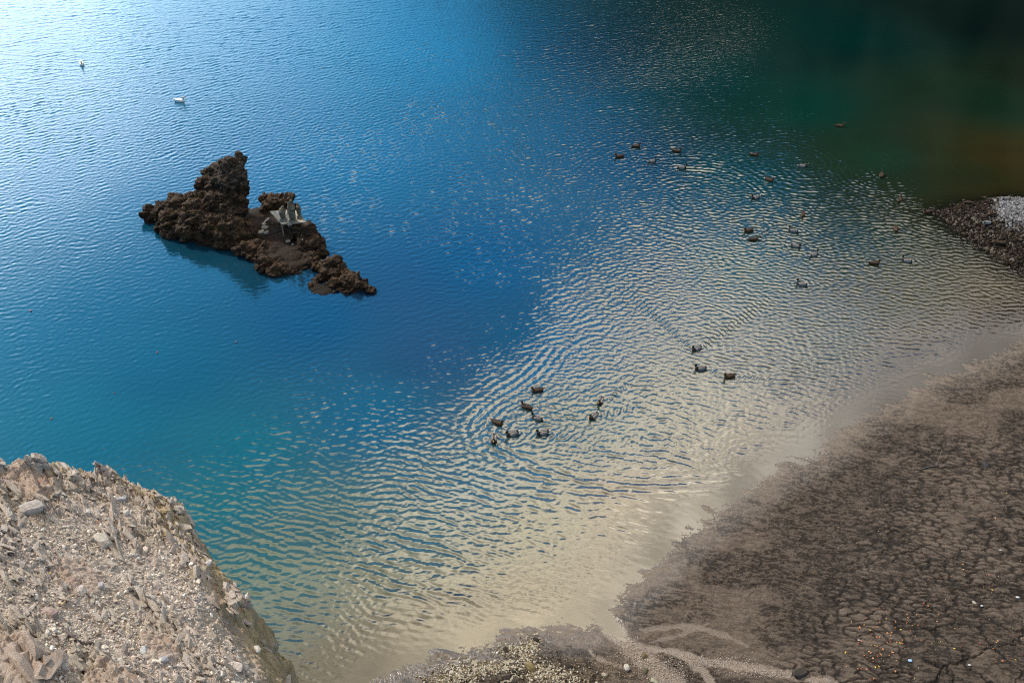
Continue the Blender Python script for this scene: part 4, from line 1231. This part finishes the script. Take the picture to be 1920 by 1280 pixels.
M_ISL = principled("islet_rock", isl_col, 0.82, lambda t: (t.m('ADD', t.noise(opos(t), 18.0, 5, 0.75), t.noise(opos(t), 7.0, 4, 0.7)), 1.0, 0.07), 0.15)
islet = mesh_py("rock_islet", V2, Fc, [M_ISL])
a = islet.data.attributes.new('soft', 'FLOAT', 'POINT'); a.data.foreach_set('value', soft.astype(np.float32))
tag(islet, 'jagged dark brown rock islet with a knobbly spire standing in blue water', 'rock')
from mathutils.bvhtree import BVHTree
ISL_BVH = BVHTree.FromPolygons([tuple(v) for v in V2], Fc)


def isl_hit(px, py):
    u, v = (px - 960) / F, (py - 640) / F
    d = Vector((u, CP - v * SP, -SP - v * CP)).normalized()
    h = ISL_BVH.ray_cast(Vector((0, 0, H)), d)
    return h[0] if h[0] else Vector(at(px, py, 0.5))


def isl_down(x, y, z=6):
    h = ISL_BVH.ray_cast(Vector((x, y, z)), Vector((0, 0, -1)))
    return h[0].z if h[0] else 0.0


# rubble by the table
RUB = [(497, 428, .15, (.32, .28, .23), 'pale lumpy stone at the foot of the small rubble heap'), (490, 436, .14, (.34, .30, .24), 'pale jagged stone on the left of the small rubble heap'),
       (500, 437, .13, (.26, .22, .18), 'brownish stone on the right of the small rubble heap'), (495, 421, .10, (.40, .35, .28), 'topmost light stone of the small rubble heap'),
       (540, 453, .11, (.30, .26, .20), 'small pale rock alone on the mud below the table'), (549, 459, .06, (.33, .30, .26), 'tiny pale rock beside the lone one below the table')]
for i, (px, py, sz, cl, lb) in enumerate(RUB):
    p = isl_hit(px, py)
    o = rock_mesh("rubble_stone", sz, 0.75, 1200 + i, stone_mat("rubble", cl))
    o.location = p + Vector((0, 0, sz * 0.2)); o.rotation_euler = (random.uniform(-.4, .4), random.uniform(-.4, .4), random.uniform(0, 6))
    tag(o, lb, 'stone', 'rubble on the islet')
plank = rock_mesh("wood_scrap", 0.12, 0.4, 1300, stone_mat("scrap", (.42, .40, .38)))
plank.scale = (1.6, 0.5, 0.5); plank.location = isl_hit(499, 415) + Vector((0, 0, .04)); plank.rotation_euler = (0, -.3, 0.9)
tag(plank, 'thin pale slab of debris just left of the table legs', 'debris')

# ------------------------------------------------------------------ table with statues
ZT = 1.38
cA, cB, cC, cD = [Vector(at(px, py, ZT)) for px, py in ((527.5, 419.5), (575, 416), (542.5, 393), (505.5, 396))]   # front left, front right, back right, back left
cC = cD + (cB - cA)
M_TAB = principled("table_slab", lambda t: t.mix(t.ss(t.noise(opos(t), 5.0, 5, 0.7), 0.35, 0.7), (0.27, 0.24, 0.19), (0.42, 0.39, 0.32)), 0.8,
                   lambda t: (t.noise(opos(t), 20.0, 4), 0.4, 0.01), 0.3)
M_LEG = principled("table_leg_metal", lambda t: t.mix(t.ss(t.noise(opos(t), 12.0, 4), 0.4, 0.6), (0.16, 0.13, 0.10), (0.24, 0.15, 0.09)), 0.7)
table = bpy.data.objects.new("table", None); COL.objects.link(table); table.location = (cA + cC) / 2 - Vector((0, 0, 0.8))
tag(table, 'weathered pale slab table on thin metal legs carrying stone figures', 'table')
T0 = table.location


def box_between(name, corners, z0, z1, mat, parent):
    V = [(c.x - T0.x, c.y - T0.y, z0 - T0.z) for c in corners] + [(c.x - T0.x, c.y - T0.y, z1 - T0.z) for c in corners]
    Fc = [(0, 3, 2, 1), (4, 5, 6, 7)] + [(i, (i + 1) % 4, 4 + (i + 1) % 4, 4 + i) for i in range(4)]
    return mesh_py(name, V, Fc, [mat], smooth=False, parent=parent)


def quadpt(u, v):
    return cA * (1 - u) * (1 - v) + cB * u * (1 - v) + cC * u * v + cD * (1 - u) * v


for (u0, u1, v0, v1) in ((0, .497, 0, .62), (.503, 1, 0, .62), (0, .62, .63, 1), (.625, 1, .63, 1)):
    box_between("table_slab", [quadpt(u0, v0), quadpt(u1, v0), quadpt(u1, v1), quadpt(u0, v1)], ZT - 0.045, ZT, M_TAB, table)
e_ = 0.012
box_between("table_frame", [quadpt(e_, e_), quadpt(1 - e_, e_), quadpt(1 - e_, 1 - e_), quadpt(e_, 1 - e_)], ZT - 0.075, ZT - 0.047, M_LEG, table)
for (u, v) in ((.03, .03), (.97, .03), (.03, .97), (.97, .97)):
    p = quadpt(u, v); zg = isl_down(p.x, p.y, ZT - 0.1) - 0.05
    r_ = 0.028
    box_between("leg", [p + Vector(q) for q in ((-r_, -r_, 0), (r_, -r_, 0), (r_, r_, 0), (-r_, r_, 0))], min(zg, ZT - 0.3), ZT - 0.078, M_LEG, table)


def stone_fig_mat(name, lo, hi):
    return principled(name, lambda t: t.mix(t.ss(t.noise(opos(t), 6.0, 5, 0.7), 0.35, 0.65), lo, hi), 0.9,
                      lambda t: (t.noise(opos(t), 25.0, 4, 0.7), 0.7, 0.02), 0.2)


M_FIG = stone_fig_mat("figure_stone", (0.085, 0.066, 0.044), (0.20, 0.165, 0.115))
M_FIG2 = stone_fig_mat("figure_base_stone", (0.09, 0.082, 0.065), (0.20, 0.18, 0.145))
M_HEAD = stone_fig_mat("figure_head_stone", (0.12, 0.085, 0.055), (0.22, 0.165, 0.115))


def figure(name, px, py, body, base, label, rz=0.0):
    p = Vector(at(px, py, ZT))
    e = bpy.data.objects.new(name, None); COL.objects.link(e); e.location = p + Vector((0, 0, 0.002)); e.rotation_euler = (0, 0, rz); e.scale = (0.95, 0.95, 0.86)
    tag(e, label, 'statue', 'stone figures on the table')
    for nm, lumps, mt, vx in (("figure", body, M_FIG, 0.014), ("pedestal", base, M_FIG2, 0.016)):
        V, Nn, Fc = blob(lumps, vx, 1)
        V[:, 2] = np.maximum(V[:, 2], 0.0)
        mesh_py(nm, V, Fc, [mt], parent=e)
    return e


def folds(x, y, z0, z1, r0, r1, n=7):
    """vertical drapery folds round a robe"""
    o = []
    for k in range(n):
        a = 2 * math.pi * k / n
        o.append((x + math.cos(a) * (r0 + r1) / 2 * 0.8, y + math.sin(a) * (r0 + r1) / 2 * 0.62, (z0 + z1) / 2, .035, .035, (z1 - z0) / 2))
    return o


# left: squat hooded figure bent over a basket, on a rough round base
figure("gnome_statue", 531.5, 413.6, [
    (0, 0, .30, .15, .13, .20), (0, 0, .44, .155, .14, .12), (0, -.02, .60, .205, .18, .13), (.01, 0, .70, .15, .14, .14), (.04, 0, .80, .095, .09, .12), (.065, -.01, .885, .07, .07, .075),
    (-.10, -.08, .46, .05, .07, .10), (.10, -.08, .46, .05, .07, .10), (.03, -.13, .42, .10, .05, .09), (.085, 0, .93, .045, .045, .04)],
    [(0, 0, .05, .21, .18, .075), (.02, .01, .12, .16, .14, .07)], 'squat hooded stone figure at the left front corner of the table')
# middle: tall robed figure holding a child on the left shoulder
figure("robed_statue", 549.5, 414.6, [
    (0, 0, .40, .17, .14, .36), (0, 0, .62, .185, .14, .32), (.02, 0, .92, .17, .12, .20), (.03, 0, 1.08, .105, .09, .14), (.035, -.01, 1.16, .05, .05, .08), (.04, -.015, 1.265, .068, .075, .085), (.04, .01, 1.30, .072, .07, .075),
    (-.09, -.05, .98, .07, .08, .15), (-.10, -.03, 1.10, .07, .07, .12), (-.09, -.04, 1.21, .048, .05, .055), (-.13, -.06, .86, .07, .07, .12), (.15, -.04, .84, .055, .07, .18), (.08, -.12, .82, .12, .05, .07),
    (.10, -.06, .18, .06, .06, .16), (-.08, -.06, .16, .06, .06, .15)] + folds(0, 0, .12, .86, .17, .19, 9),
    [(0, 0, .04, .23, .19, .05), (-.06, -.05, .08, .13, .1, .05)], 'tallest stone figure, robed and holding a child, in the middle of the table')
# right: slender praying figure on a domed rock
figure("praying_statue", 562.0, 409.2, [
    (0, 0, .44, .105, .10, .26), (0, 0, .62, .11, .10, .20), (0, 0, .76, .085, .08, .13), (-.01, -.01, .865, .045, .045, .06), (-.01, -.015, .935, .055, .058, .068), (-.05, -.08, .72, .04, .05, .10), (.05, -.08, .70, .04, .05, .10), (0, -.11, .76, .035, .04, .06)]
    + folds(0, 0, .26, .66, .10, .11, 7), [(0, 0, .05, .17, .16, .08), (0, 0, .13, .135, .125, .12), (.01, .01, .22, .09, .09, .08)], 'slender praying stone figure on a domed base at the right of the table')
# small things behind the figures
figure("small_bust", 541.5, 400.5, [(0, 0, .16, .07, .06, .09), (0, 0, .28, .045, .045, .05)], [(0, 0, .04, .08, .07, .045)], 'small pale bust behind and left of the tallest figure on the table')
p = Vector(at(523.5, 399.0, ZT))
plaque = bpy.data.objects.new("plaque", None)
M_PL = principled("plaque_paint", lambda t: t.mix(t.noise(opos(t), 14.0), (0.30, 0.33, 0.40), (0.42, 0.44, 0.48)), 0.6)
V = [(sx_ * .12, sy_ * .13, z_) for z_ in (0.003, 0.02) for sx_, sy_ in ((-1, -1), (1, -1), (1, 1), (-1, 1))]
pl = mesh_py("plaque", V, [(0, 3, 2, 1), (4, 5, 6, 7), (0, 1, 5, 4), (1, 2, 6, 5), (2, 3, 7, 6), (3, 0, 4, 7)], [M_PL], smooth=False)
pl.location = p
tag(pl, 'flat bluish grey tile lying at the back left of the table', 'tile')

# ------------------------------------------------------------------ gravel bank on the right
N = 52000
sx_ = rng.uniform(1730, 2250, N); sy_ = rng.uniform(355, 560, N)
Pq = np.array([at(a, b, 0.45) for a, b in zip(sx_, sy_)])
gz, ga = ground_full(Pq[:, 0], Pq[:, 1])
sdS = poly_sd(Pq[:, 0], Pq[:, 1], SPIT)
ok = (sdS > -0.5) & (gz > -0.12)
Pq = Pq[ok]; gz = gz[ok]; sdS = sdS[ok]
px_, py_ = to_px(Pq[:, 0], Pq[:, 1], gz)
S = np.clip(np.exp(rng.normal(math.log(0.037), 0.42, len(Pq))), 0.015, 0.12)
white = sstep(px_ + 18 * fbm2(Pq[:, 0] * 1.2, Pq[:, 1] * 1.2, 3, 701), 1850, 1885) * sstep(py_ + 14 * fbm2(Pq[:, 0], Pq[:, 1], 3, 705), 432, 405)
palD = 0.62 * np.array([[.020, .013, .009], [.045, .030, .020], [.085, .060, .042], [.15, .11, .08], [.26, .21, .16], [.012, .009, .008]])
cD_ = palD[rng.choice(6, len(Pq), p=[.33, .27, .18, .08, .035, .105])] * rng.uniform(.7, 1.2, (len(Pq), 1))
cW_ = np.array([.20, .195, .195]) * rng.uniform(.45, 1.5, (len(Pq), 1))
pick = (rng.uniform(0, 1, len(Pq)) < white)[:, None]
scatter("bank_pebbles", np.column_stack([Pq[:, :2], gz - 0.01]), S, np.where(pick, cW_, cD_), M_STONE, label='dark pebbles with a whitish patch covering the gravel bank')
LIMB = [(1862, 476), (1885, 486), (1915, 500), (1905, 492)]

# ------------------------------------------------------------------ shingle and grit on the near mud
def ground_z(x, y):
    return float(ground_full(np.array([x]), np.array([y]))[0][0])


def shingle(n, blobs, smin, smax, pals, name, label):
    P = []
    for (px, py, rx, ry, wt) in blobs:
        k = int(n * wt)
        P.append(np.column_stack([px + rng.normal(0, rx, k), py + rng.normal(0, ry, k)]))
    P = np.concatenate(P)
    W = np.array([at(a, b, 0.1) for a, b in P])
    gz, ga = ground_full(W[:, 0], W[:, 1])
    ok = gz > -0.01
    W = W[ok]; gz = gz[ok]
    S = np.exp(rng.uniform(math.log(smin), math.log(smax), len(W)))
    pals = np.array(pals)
    c = pals[rng.integers(0, len(pals), len(W))] * rng.uniform(.8, 1.15, (len(W), 1))
    return scatter(name, np.column_stack([W[:, :2], gz]), S, c, M_STONE, label=label)


shingle(5200, [(870, 1256, 26, 7, .18), (925, 1246, 24, 5, .16), (985, 1225, 9, 14, .12), (965, 1216, 16, 5, .10), (1000, 1205, 6, 8, .06), (1020, 1262, 20, 12, .16), (1055, 1270, 25, 10, .10), (840, 1272, 24, 6, .12)],
        0.012, 0.040, [(.48, .44, .35), (.36, .32, .24), (.54, .50, .43), (.26, .20, .12), (.10, .08, .06), (.18, .14, .09)], "shingle", 'patch of cream pebbles on the mud at the bottom of the picture')
shingle(2600, [(1250, 1262, 26, 14, .30), (1210, 1240, 16, 10, .20), (1330, 1240, 50, 6, .2), (1180, 1215, 12, 12, .15), (1430, 1262, 40, 5, .15)],
        0.008, 0.024, [(.33, .27, .23), (.26, .21, .17), (.42, .37, .33)], "grit", 'fine pinkish grit washed along the streams on the mud')
shingle(2400, [(1130, 1255, 60, 16, .40), (1000, 1240, 60, 20, .2), (1700, 1000, 160, 110, .25), (1800, 1150, 100, 80, .15)],
        0.008, 0.022, [(.42, .34, .24), (.28, .20, .10), (.05, .04, .03), (.14, .11, .09), (.06, .05, .04)], "pebble_litter", 'small scattered pebbles strewn thinly over the brown mud')
MSTONES = [(1849, 872, .12, (.045, .042, .045), 'dark grey stone alone on the mud in the upper right'), (1625, 952, .07, (.03, .022, .018), 'small black stone in the middle of the smooth mud'),
           (1208, 1226, .09, (.13, .095, .05), 'olive brown stone beside the main grit stream'), (1175, 1249, .11, (.48, .42, .36), 'flat cream stone near the bottom centre'),
           (995, 1248, .15, (.20, .15, .07), 'ochre rock among cream pebbles at the bottom'), (1068, 1246, .09, (.035, .027, .02), 'black stone between shingle patch and grit stream'),
           (948, 1215, .10, (.04, .03, .022), 'dark lump at the water edge above the shingle patch'), (1005, 1195, .09, (.03, .024, .018), 'dark stone at the very edge of the water'),
           (1133, 1262, .07, (.44, .36, .27), 'buff pebble left of the flat cream stone'), (1210, 1255, .09, (.10, .085, .05), 'dark olive stone in the grit stream near the bottom'),
           (1500, 1262, .20, (.055, .045, .038), 'flat slab of dark mudstone near the bottom edge'), (1826, 1132, .06, (.42, .38, .30), 'small cream stone near the dark hollow at right'),
           (1227, 1275, .10, (.36, .34, .24), 'pale greenish stone at the bottom edge')]
for i, (px, py, sz, cl, lb) in enumerate(MSTONES):
    p = at(px, py, 0.12); z = ground_z(p[0], p[1])
    o = rock_mesh("mud_stone", sz, 0.6, 1500 + i, stone_mat("mud_stone", cl))
    o.location = (p[0], p[1], z + sz * 0.18); o.rotation_euler = (random.uniform(-.2, .2), random.uniform(-.2, .2), random.uniform(0, 6))
    tag(o, lb, 'stone', 'single stones on the mud')
p0 = [at(*q, 0.12) for q in [(1722, 880), (1740, 874), (1756, 872), (1775, 868), (1800, 870)]]
p1 = [at(*q, 0.12) for q in [(1756, 873), (1760, 862), (1763, 852)]]
twig = merged_tubes("twig", [([(q[0], q[1], ground_z(q[0], q[1]) + .03) for q in p0], [.012, .018, .022, .018, .008]),
                             ([(p1[0][0], p1[0][1], ground_z(*p1[0][:2]) + .03), (p1[1][0], p1[1][1], .22), (p1[2][0], p1[2][1], .38)], [.016, .012, .006])], M_ROOT)
tag(twig, 'dark forked twig lying on the mud left of a dark grey stone', 'twig')

# ------------------------------------------------------------------ leaves
def leaf_mesh(mat):
    xs = [(-1, 0), (-.6, .35), (-.1, .5), (.45, .32), (1, 0), (.45, -.32), (-.1, -.5), (-.6, -.35)]
    V = [(0, 0, .004)] + [(a * .06, b * .06, .012 + .014 * abs(b) * 2 + .010 * a * a) for a, b in xs]
    V2 = V + [(x, y, z - .003) for x, y, z in V]
    Fc = [(0, 1 + i, 1 + (i + 1) % 8) for i in range(8)] + [(9, 10 + (i + 1) % 8, 10 + i) for i in range(8)] + [(1 + i, 10 + i, 10 + (i + 1) % 8, 1 + (i + 1) % 8) for i in range(8)]
    return mesh_py("fallen_leaf", V2, Fc, [mat])


LM = [principled("leaf_" + n_, c_, 0.7) for n_, c_ in (("orange", (.50, .17, .05)), ("rust", (.34, .09, .03)), ("yellow", (.60, .42, .06)), ("pale_orange", (.60, .28, .12)), ("red", (.20, .03, .015)))]
protos = [leaf_mesh(m) for m in LM]
used = [False] * 5
LB = ['small orange leaf lying on the drying mud', 'small rust brown leaf lying on the drying mud', 'small yellow leaf lying on the drying mud', 'small pale orange leaf lying on the drying mud', 'dark red leaf floating on the blue water']


def put_leaf(k, loc, sc, label, group):
    if not used[k]: o = protos[k]; used[k] = True
    else: o = protos[k].copy(); COL.objects.link(o)
    o.location = loc; o.scale = (sc, sc, sc); o.rotation_euler = (random.uniform(-.3, .3), random.uniform(-.3, .3), random.uniform(0, 6))
    tag(o, label, 'leaf', group)


for k in range(120):
    px, py = random.choice([(1650, 1200, 28, 34), (1690, 1165, 36, 14), (1800, 1130, 70, 60), (1850, 1000, 45, 60), (1640, 1240, 30, 24), (1880, 1215, 40, 30)])[:2] if False else (0, 0)
    c = random.choice([(1650, 1200, 26, 34), (1650, 1205, 22, 30), (1692, 1166, 36, 14), (1800, 1130, 70, 60), (1850, 1000, 45, 60), (1640, 1245, 30, 20), (1880, 1215, 40, 30)])
    px, py = random.gauss(c[0], c[2]), min(1276, random.gauss(c[1], c[3]))
    if px > 1915: continue
    p = at(px, py, 0.15); z = ground_z(p[0], p[1])
    kk = random.choices([0, 1, 2, 3], [.35, .25, .12, .28])[0]
    put_leaf(kk, (p[0], p[1], z + .012), random.uniform(.35, .85), LB[kk], 'leaves on the mud')
for (px, py, sc) in [(295, 661, 1.1), (215, 737, .8), (97, 785, 1.0), (443, 642, 1.0), (58, 583, 1.3)]:
    p = at(px, py)
    put_leaf(4, (p[0], p[1], .012), sc, LB[4], 'leaves on the lake')
for (px, py, kk, lb) in [(80, 915, 1, 'rust red leaf caught in rocks on the upper left cliff'), (92, 1073, 2, 'tiny yellow leaf on the cliff gravel'), (184, 980, 1, 'reddish leaf beside a small upright stone on the cliff'), (381, 1020, 1, 'red leaf at the right brow of the cliff')]:
    put_leaf(kk, cl_pt(px, py, .025), .5, lb, None)
for k in range(5):
    if not used[k]: bpy.data.objects.remove(protos[k])
# litter
M_BL = principled("litter_blue", (.30, .45, .62), 0.5); M_WH = principled("litter_white", (.45, .46, .48), 0.6)
for (px, py, mt, sz, lb) in [(1706, 1239, M_BL, .09, 'crumpled light blue scrap on the dark mud'), (1816, 1250, M_WH, .06, 'white scrap near the bottom right corner of the mud'), (1840, 1137, M_WH, .06, 'white scrap right of the small cream stone'),
                             (1907, 1122, M_WH, .08, 'white scrap at the right edge of the mud'), (1875, 1033, M_WH, .05, 'white scrap beside two yellow leaves'), (1610, 1200, M_WH, .05, 'faint white scrap on the grey cracked mud')]:
    p = at(px, py, .15); o = rock_mesh("litter_scrap", sz * .6, .35, int(px), mt)
    o.location = (p[0], p[1], ground_z(p[0], p[1]) + .02)
    tag(o, lb, 'litter', 'scraps of litter on the mud')

# ------------------------------------------------------------------ ducks
def feather(name, lo, hi, sc=40.0):
    return principled(name, lambda t: t.mix(t.ss(t.noise(t.mapping(opos(t), (0.6, 1, 1)), sc, 3, 0.6), 0.35, 0.65), lo, hi), 0.75, None, 0.3)


DM = dict(
    green=feather("feather_green_black", (.001, .004, .003), (.004, .012, .008)), collar=feather("feather_white", (.35, .34, .33), (.5, .5, .48)),
    breast=feather("feather_chestnut", (.016, .008, .006), (.03, .015, .011)), flank=feather("feather_pale_grey", (.17, .155, .15), (.29, .27, .26)),
    back=feather("feather_brown_grey", (.035, .026, .022), (.09, .07, .06)), black=feather("feather_black", (.006, .006, .006), (.014, .012, .012)),
    bill=principled("bill_yellow", (.55, .33, .03), 0.5), hen=feather("feather_mottled_brown", (.018, .009, .004), (.085, .044, .019), 30),
    hendark=feather("feather_dark_brown", (.018, .010, .006), (.05, .028, .015), 30), henbill=principled("bill_brown", (.16, .07, .02), 0.5),
    white=feather("feather_clean_white", (.70, .68, .62), (.85, .84, .80)), cream=feather("feather_cream", (.62, .52, .34), (.75, .66, .48)), orange=principled("bill_orange", (.70, .22, .03), 0.5))


def duck_proto(kind, pose):
    L = [(0, 0, .035, .20, .105, .085), (.10, 0, .04, .11, .095, .085), (-.14, 0, .055, .12, .08, .055), (-.23, 0, .085, .08, .04, .016, (0, .35, 0)), (-.27, 0, .105, .05, .028, .010, (0, .45, 0)),
         (-.02, .065, .085, .16, .038, .032, (0, .08, .06)), (-.02, -.065, .085, .16, .038, .032, (0, .08, -.06)), (-.18, .035, .105, .075, .016, .010, (0, .25, -.15)), (-.18, -.035, .105, .075, .016, .010, (0, .25, .15))]
    if pose == 'up':
        neck = [(.15, 0, .095), (.165, 0, .125), (.175, 0, .155), (.18, 0, .18)]; hd = (.195, 0, .205)
    elif pose == 'low':
        neck = [(.14, 0, .085), (.15, 0, .105), (.155, 0, .12)]; hd = (.165, 0, .145)
    else:
        neck = [(.17, 0, .08), (.205, 0, .095), (.24, 0, .11), (.27, 0, .12)]; hd = (.31, 0, .135)
    L += [(*n_, .042, .038, .036) for n_ in neck]
    L += [(*hd, .058, .043, .045), (hd[0] - .015, 0, hd[2] + .008, .045, .042, .043)]
    L += [(hd[0] + .055, 0, hd[2] - .012, .034, .020, .014), (hd[0] + .085, 0, hd[2] - .016, .026, .019, .010)]
    V, Nn, Fc = blob(L, 0.011, 2)
    order = []
    mi = []
    if kind == 'drake': names = ['flank', 'back', 'breast', 'green', 'collar', 'black', 'bill']
    elif kind == 'hen': names = ['hen', 'hendark', 'henbill']
    else: names = ['white', 'cream', 'orange']
    for f in Fc:
        c = V[list(f)].mean(0)
        x, y, z = c
        nx = x - hd[0]
        if nx > .048: r_ = names[-1]
        elif kind == 'drake':
            up_ = (pose != 'reach')
            hz = hd[2] - .05
            if x > .105 and z > hz: r_ = 'green'
            elif x > .115 and z > hz - .014: r_ = 'collar'
            elif x > .095: r_ = 'breast'
            elif x < -.235: r_ = 'collar'
            elif x < -.165: r_ = 'black' if abs(y) < .06 else 'flank'
            elif abs(y) < .026 + .02 * (x + .17) and z > .08: r_ = 'back'
            elif z > .078 and .058 < abs(y) < .080 and x < .06: r_ = 'back'
            else: r_ = 'flank'
        elif kind == 'hen':
            r_ = 'hendark' if (z > .10 and abs(y) < .05 and x < .05) or (x > .12 and z > hd[2] + .015) or (abs(y) > .05 and abs(y) < .07 and z > .09) else 'hen'
        else:
            r_ = 'cream' if x > .10 and z > hd[2] - .035 else 'white'
        mi.append(names.index(r_))
    return V, Fc, [DM[n_] for n_ in names], mi


PR = {}
for i, (px, py, kind, hv, pose, lb) in enumerate(DUCKS):
    key = (kind, pose)
    if key not in PR:
        V, Fc, mats, mi = duck_proto(kind, pose)
        o = mesh_py("duck", V, Fc, mats, mi); PR[key] = o
    else:
        o = PR[key].copy(); COL.objects.link(o)
    p = at(px, py, 0.05)
    if kind == 'white': s_ = 1.45
    else: s_ = 1.08 * random.uniform(.95, 1.05) * (1.06 if py < 560 else 1.04)
    o.location = (p[0], p[1], -0.01); o.scale = (s_, s_, s_)
    o.rotation_euler = (0, 0, heading(px, py, hv))
    tag(o, lb, 'duck', 'white ducks on the lake' if kind == 'white' else 'mallards on the lake')
for (px, py, kind, hv, pose, lb) in [
    (1815, 377, 'hen', (-1, -.3), 'low', 'brown duck standing on the far rim of the dark gravel bank'),
    (1888, 370, 'drake', (1, -.2), 'up', 'dark headed duck resting on the far edge of the whitish pebbles'),
    (1856, 400, 'hen', (-.2, 1), 'low', 'brown duck resting between dark gravel and the whitish pebbles'),
    (1851, 421, 'drake', (1, -.2), 'low', 'grey male duck resting on dark gravel in the middle of the bank'),
    (1878, 459, 'hen', (1, -.1), 'low', 'brown duck resting low on the near side of the gravel bank')]:
    o = PR[(kind, pose)].copy() if (kind, pose) in PR else PR[(kind, 'up')].copy()
    COL.objects.link(o)
    p = at(px, py, .5); z = ground_z(p[0], p[1]); p = at(px, py, z + .1); z = ground_z(p[0], p[1])
    o.location = (p[0], p[1], z + .07); o.scale = (1.1, 1.1, 1.1); o.rotation_euler = (0, 0, heading(px, py, hv))
    tag(o, lb, 'duck', 'mallards on the gravel bank')
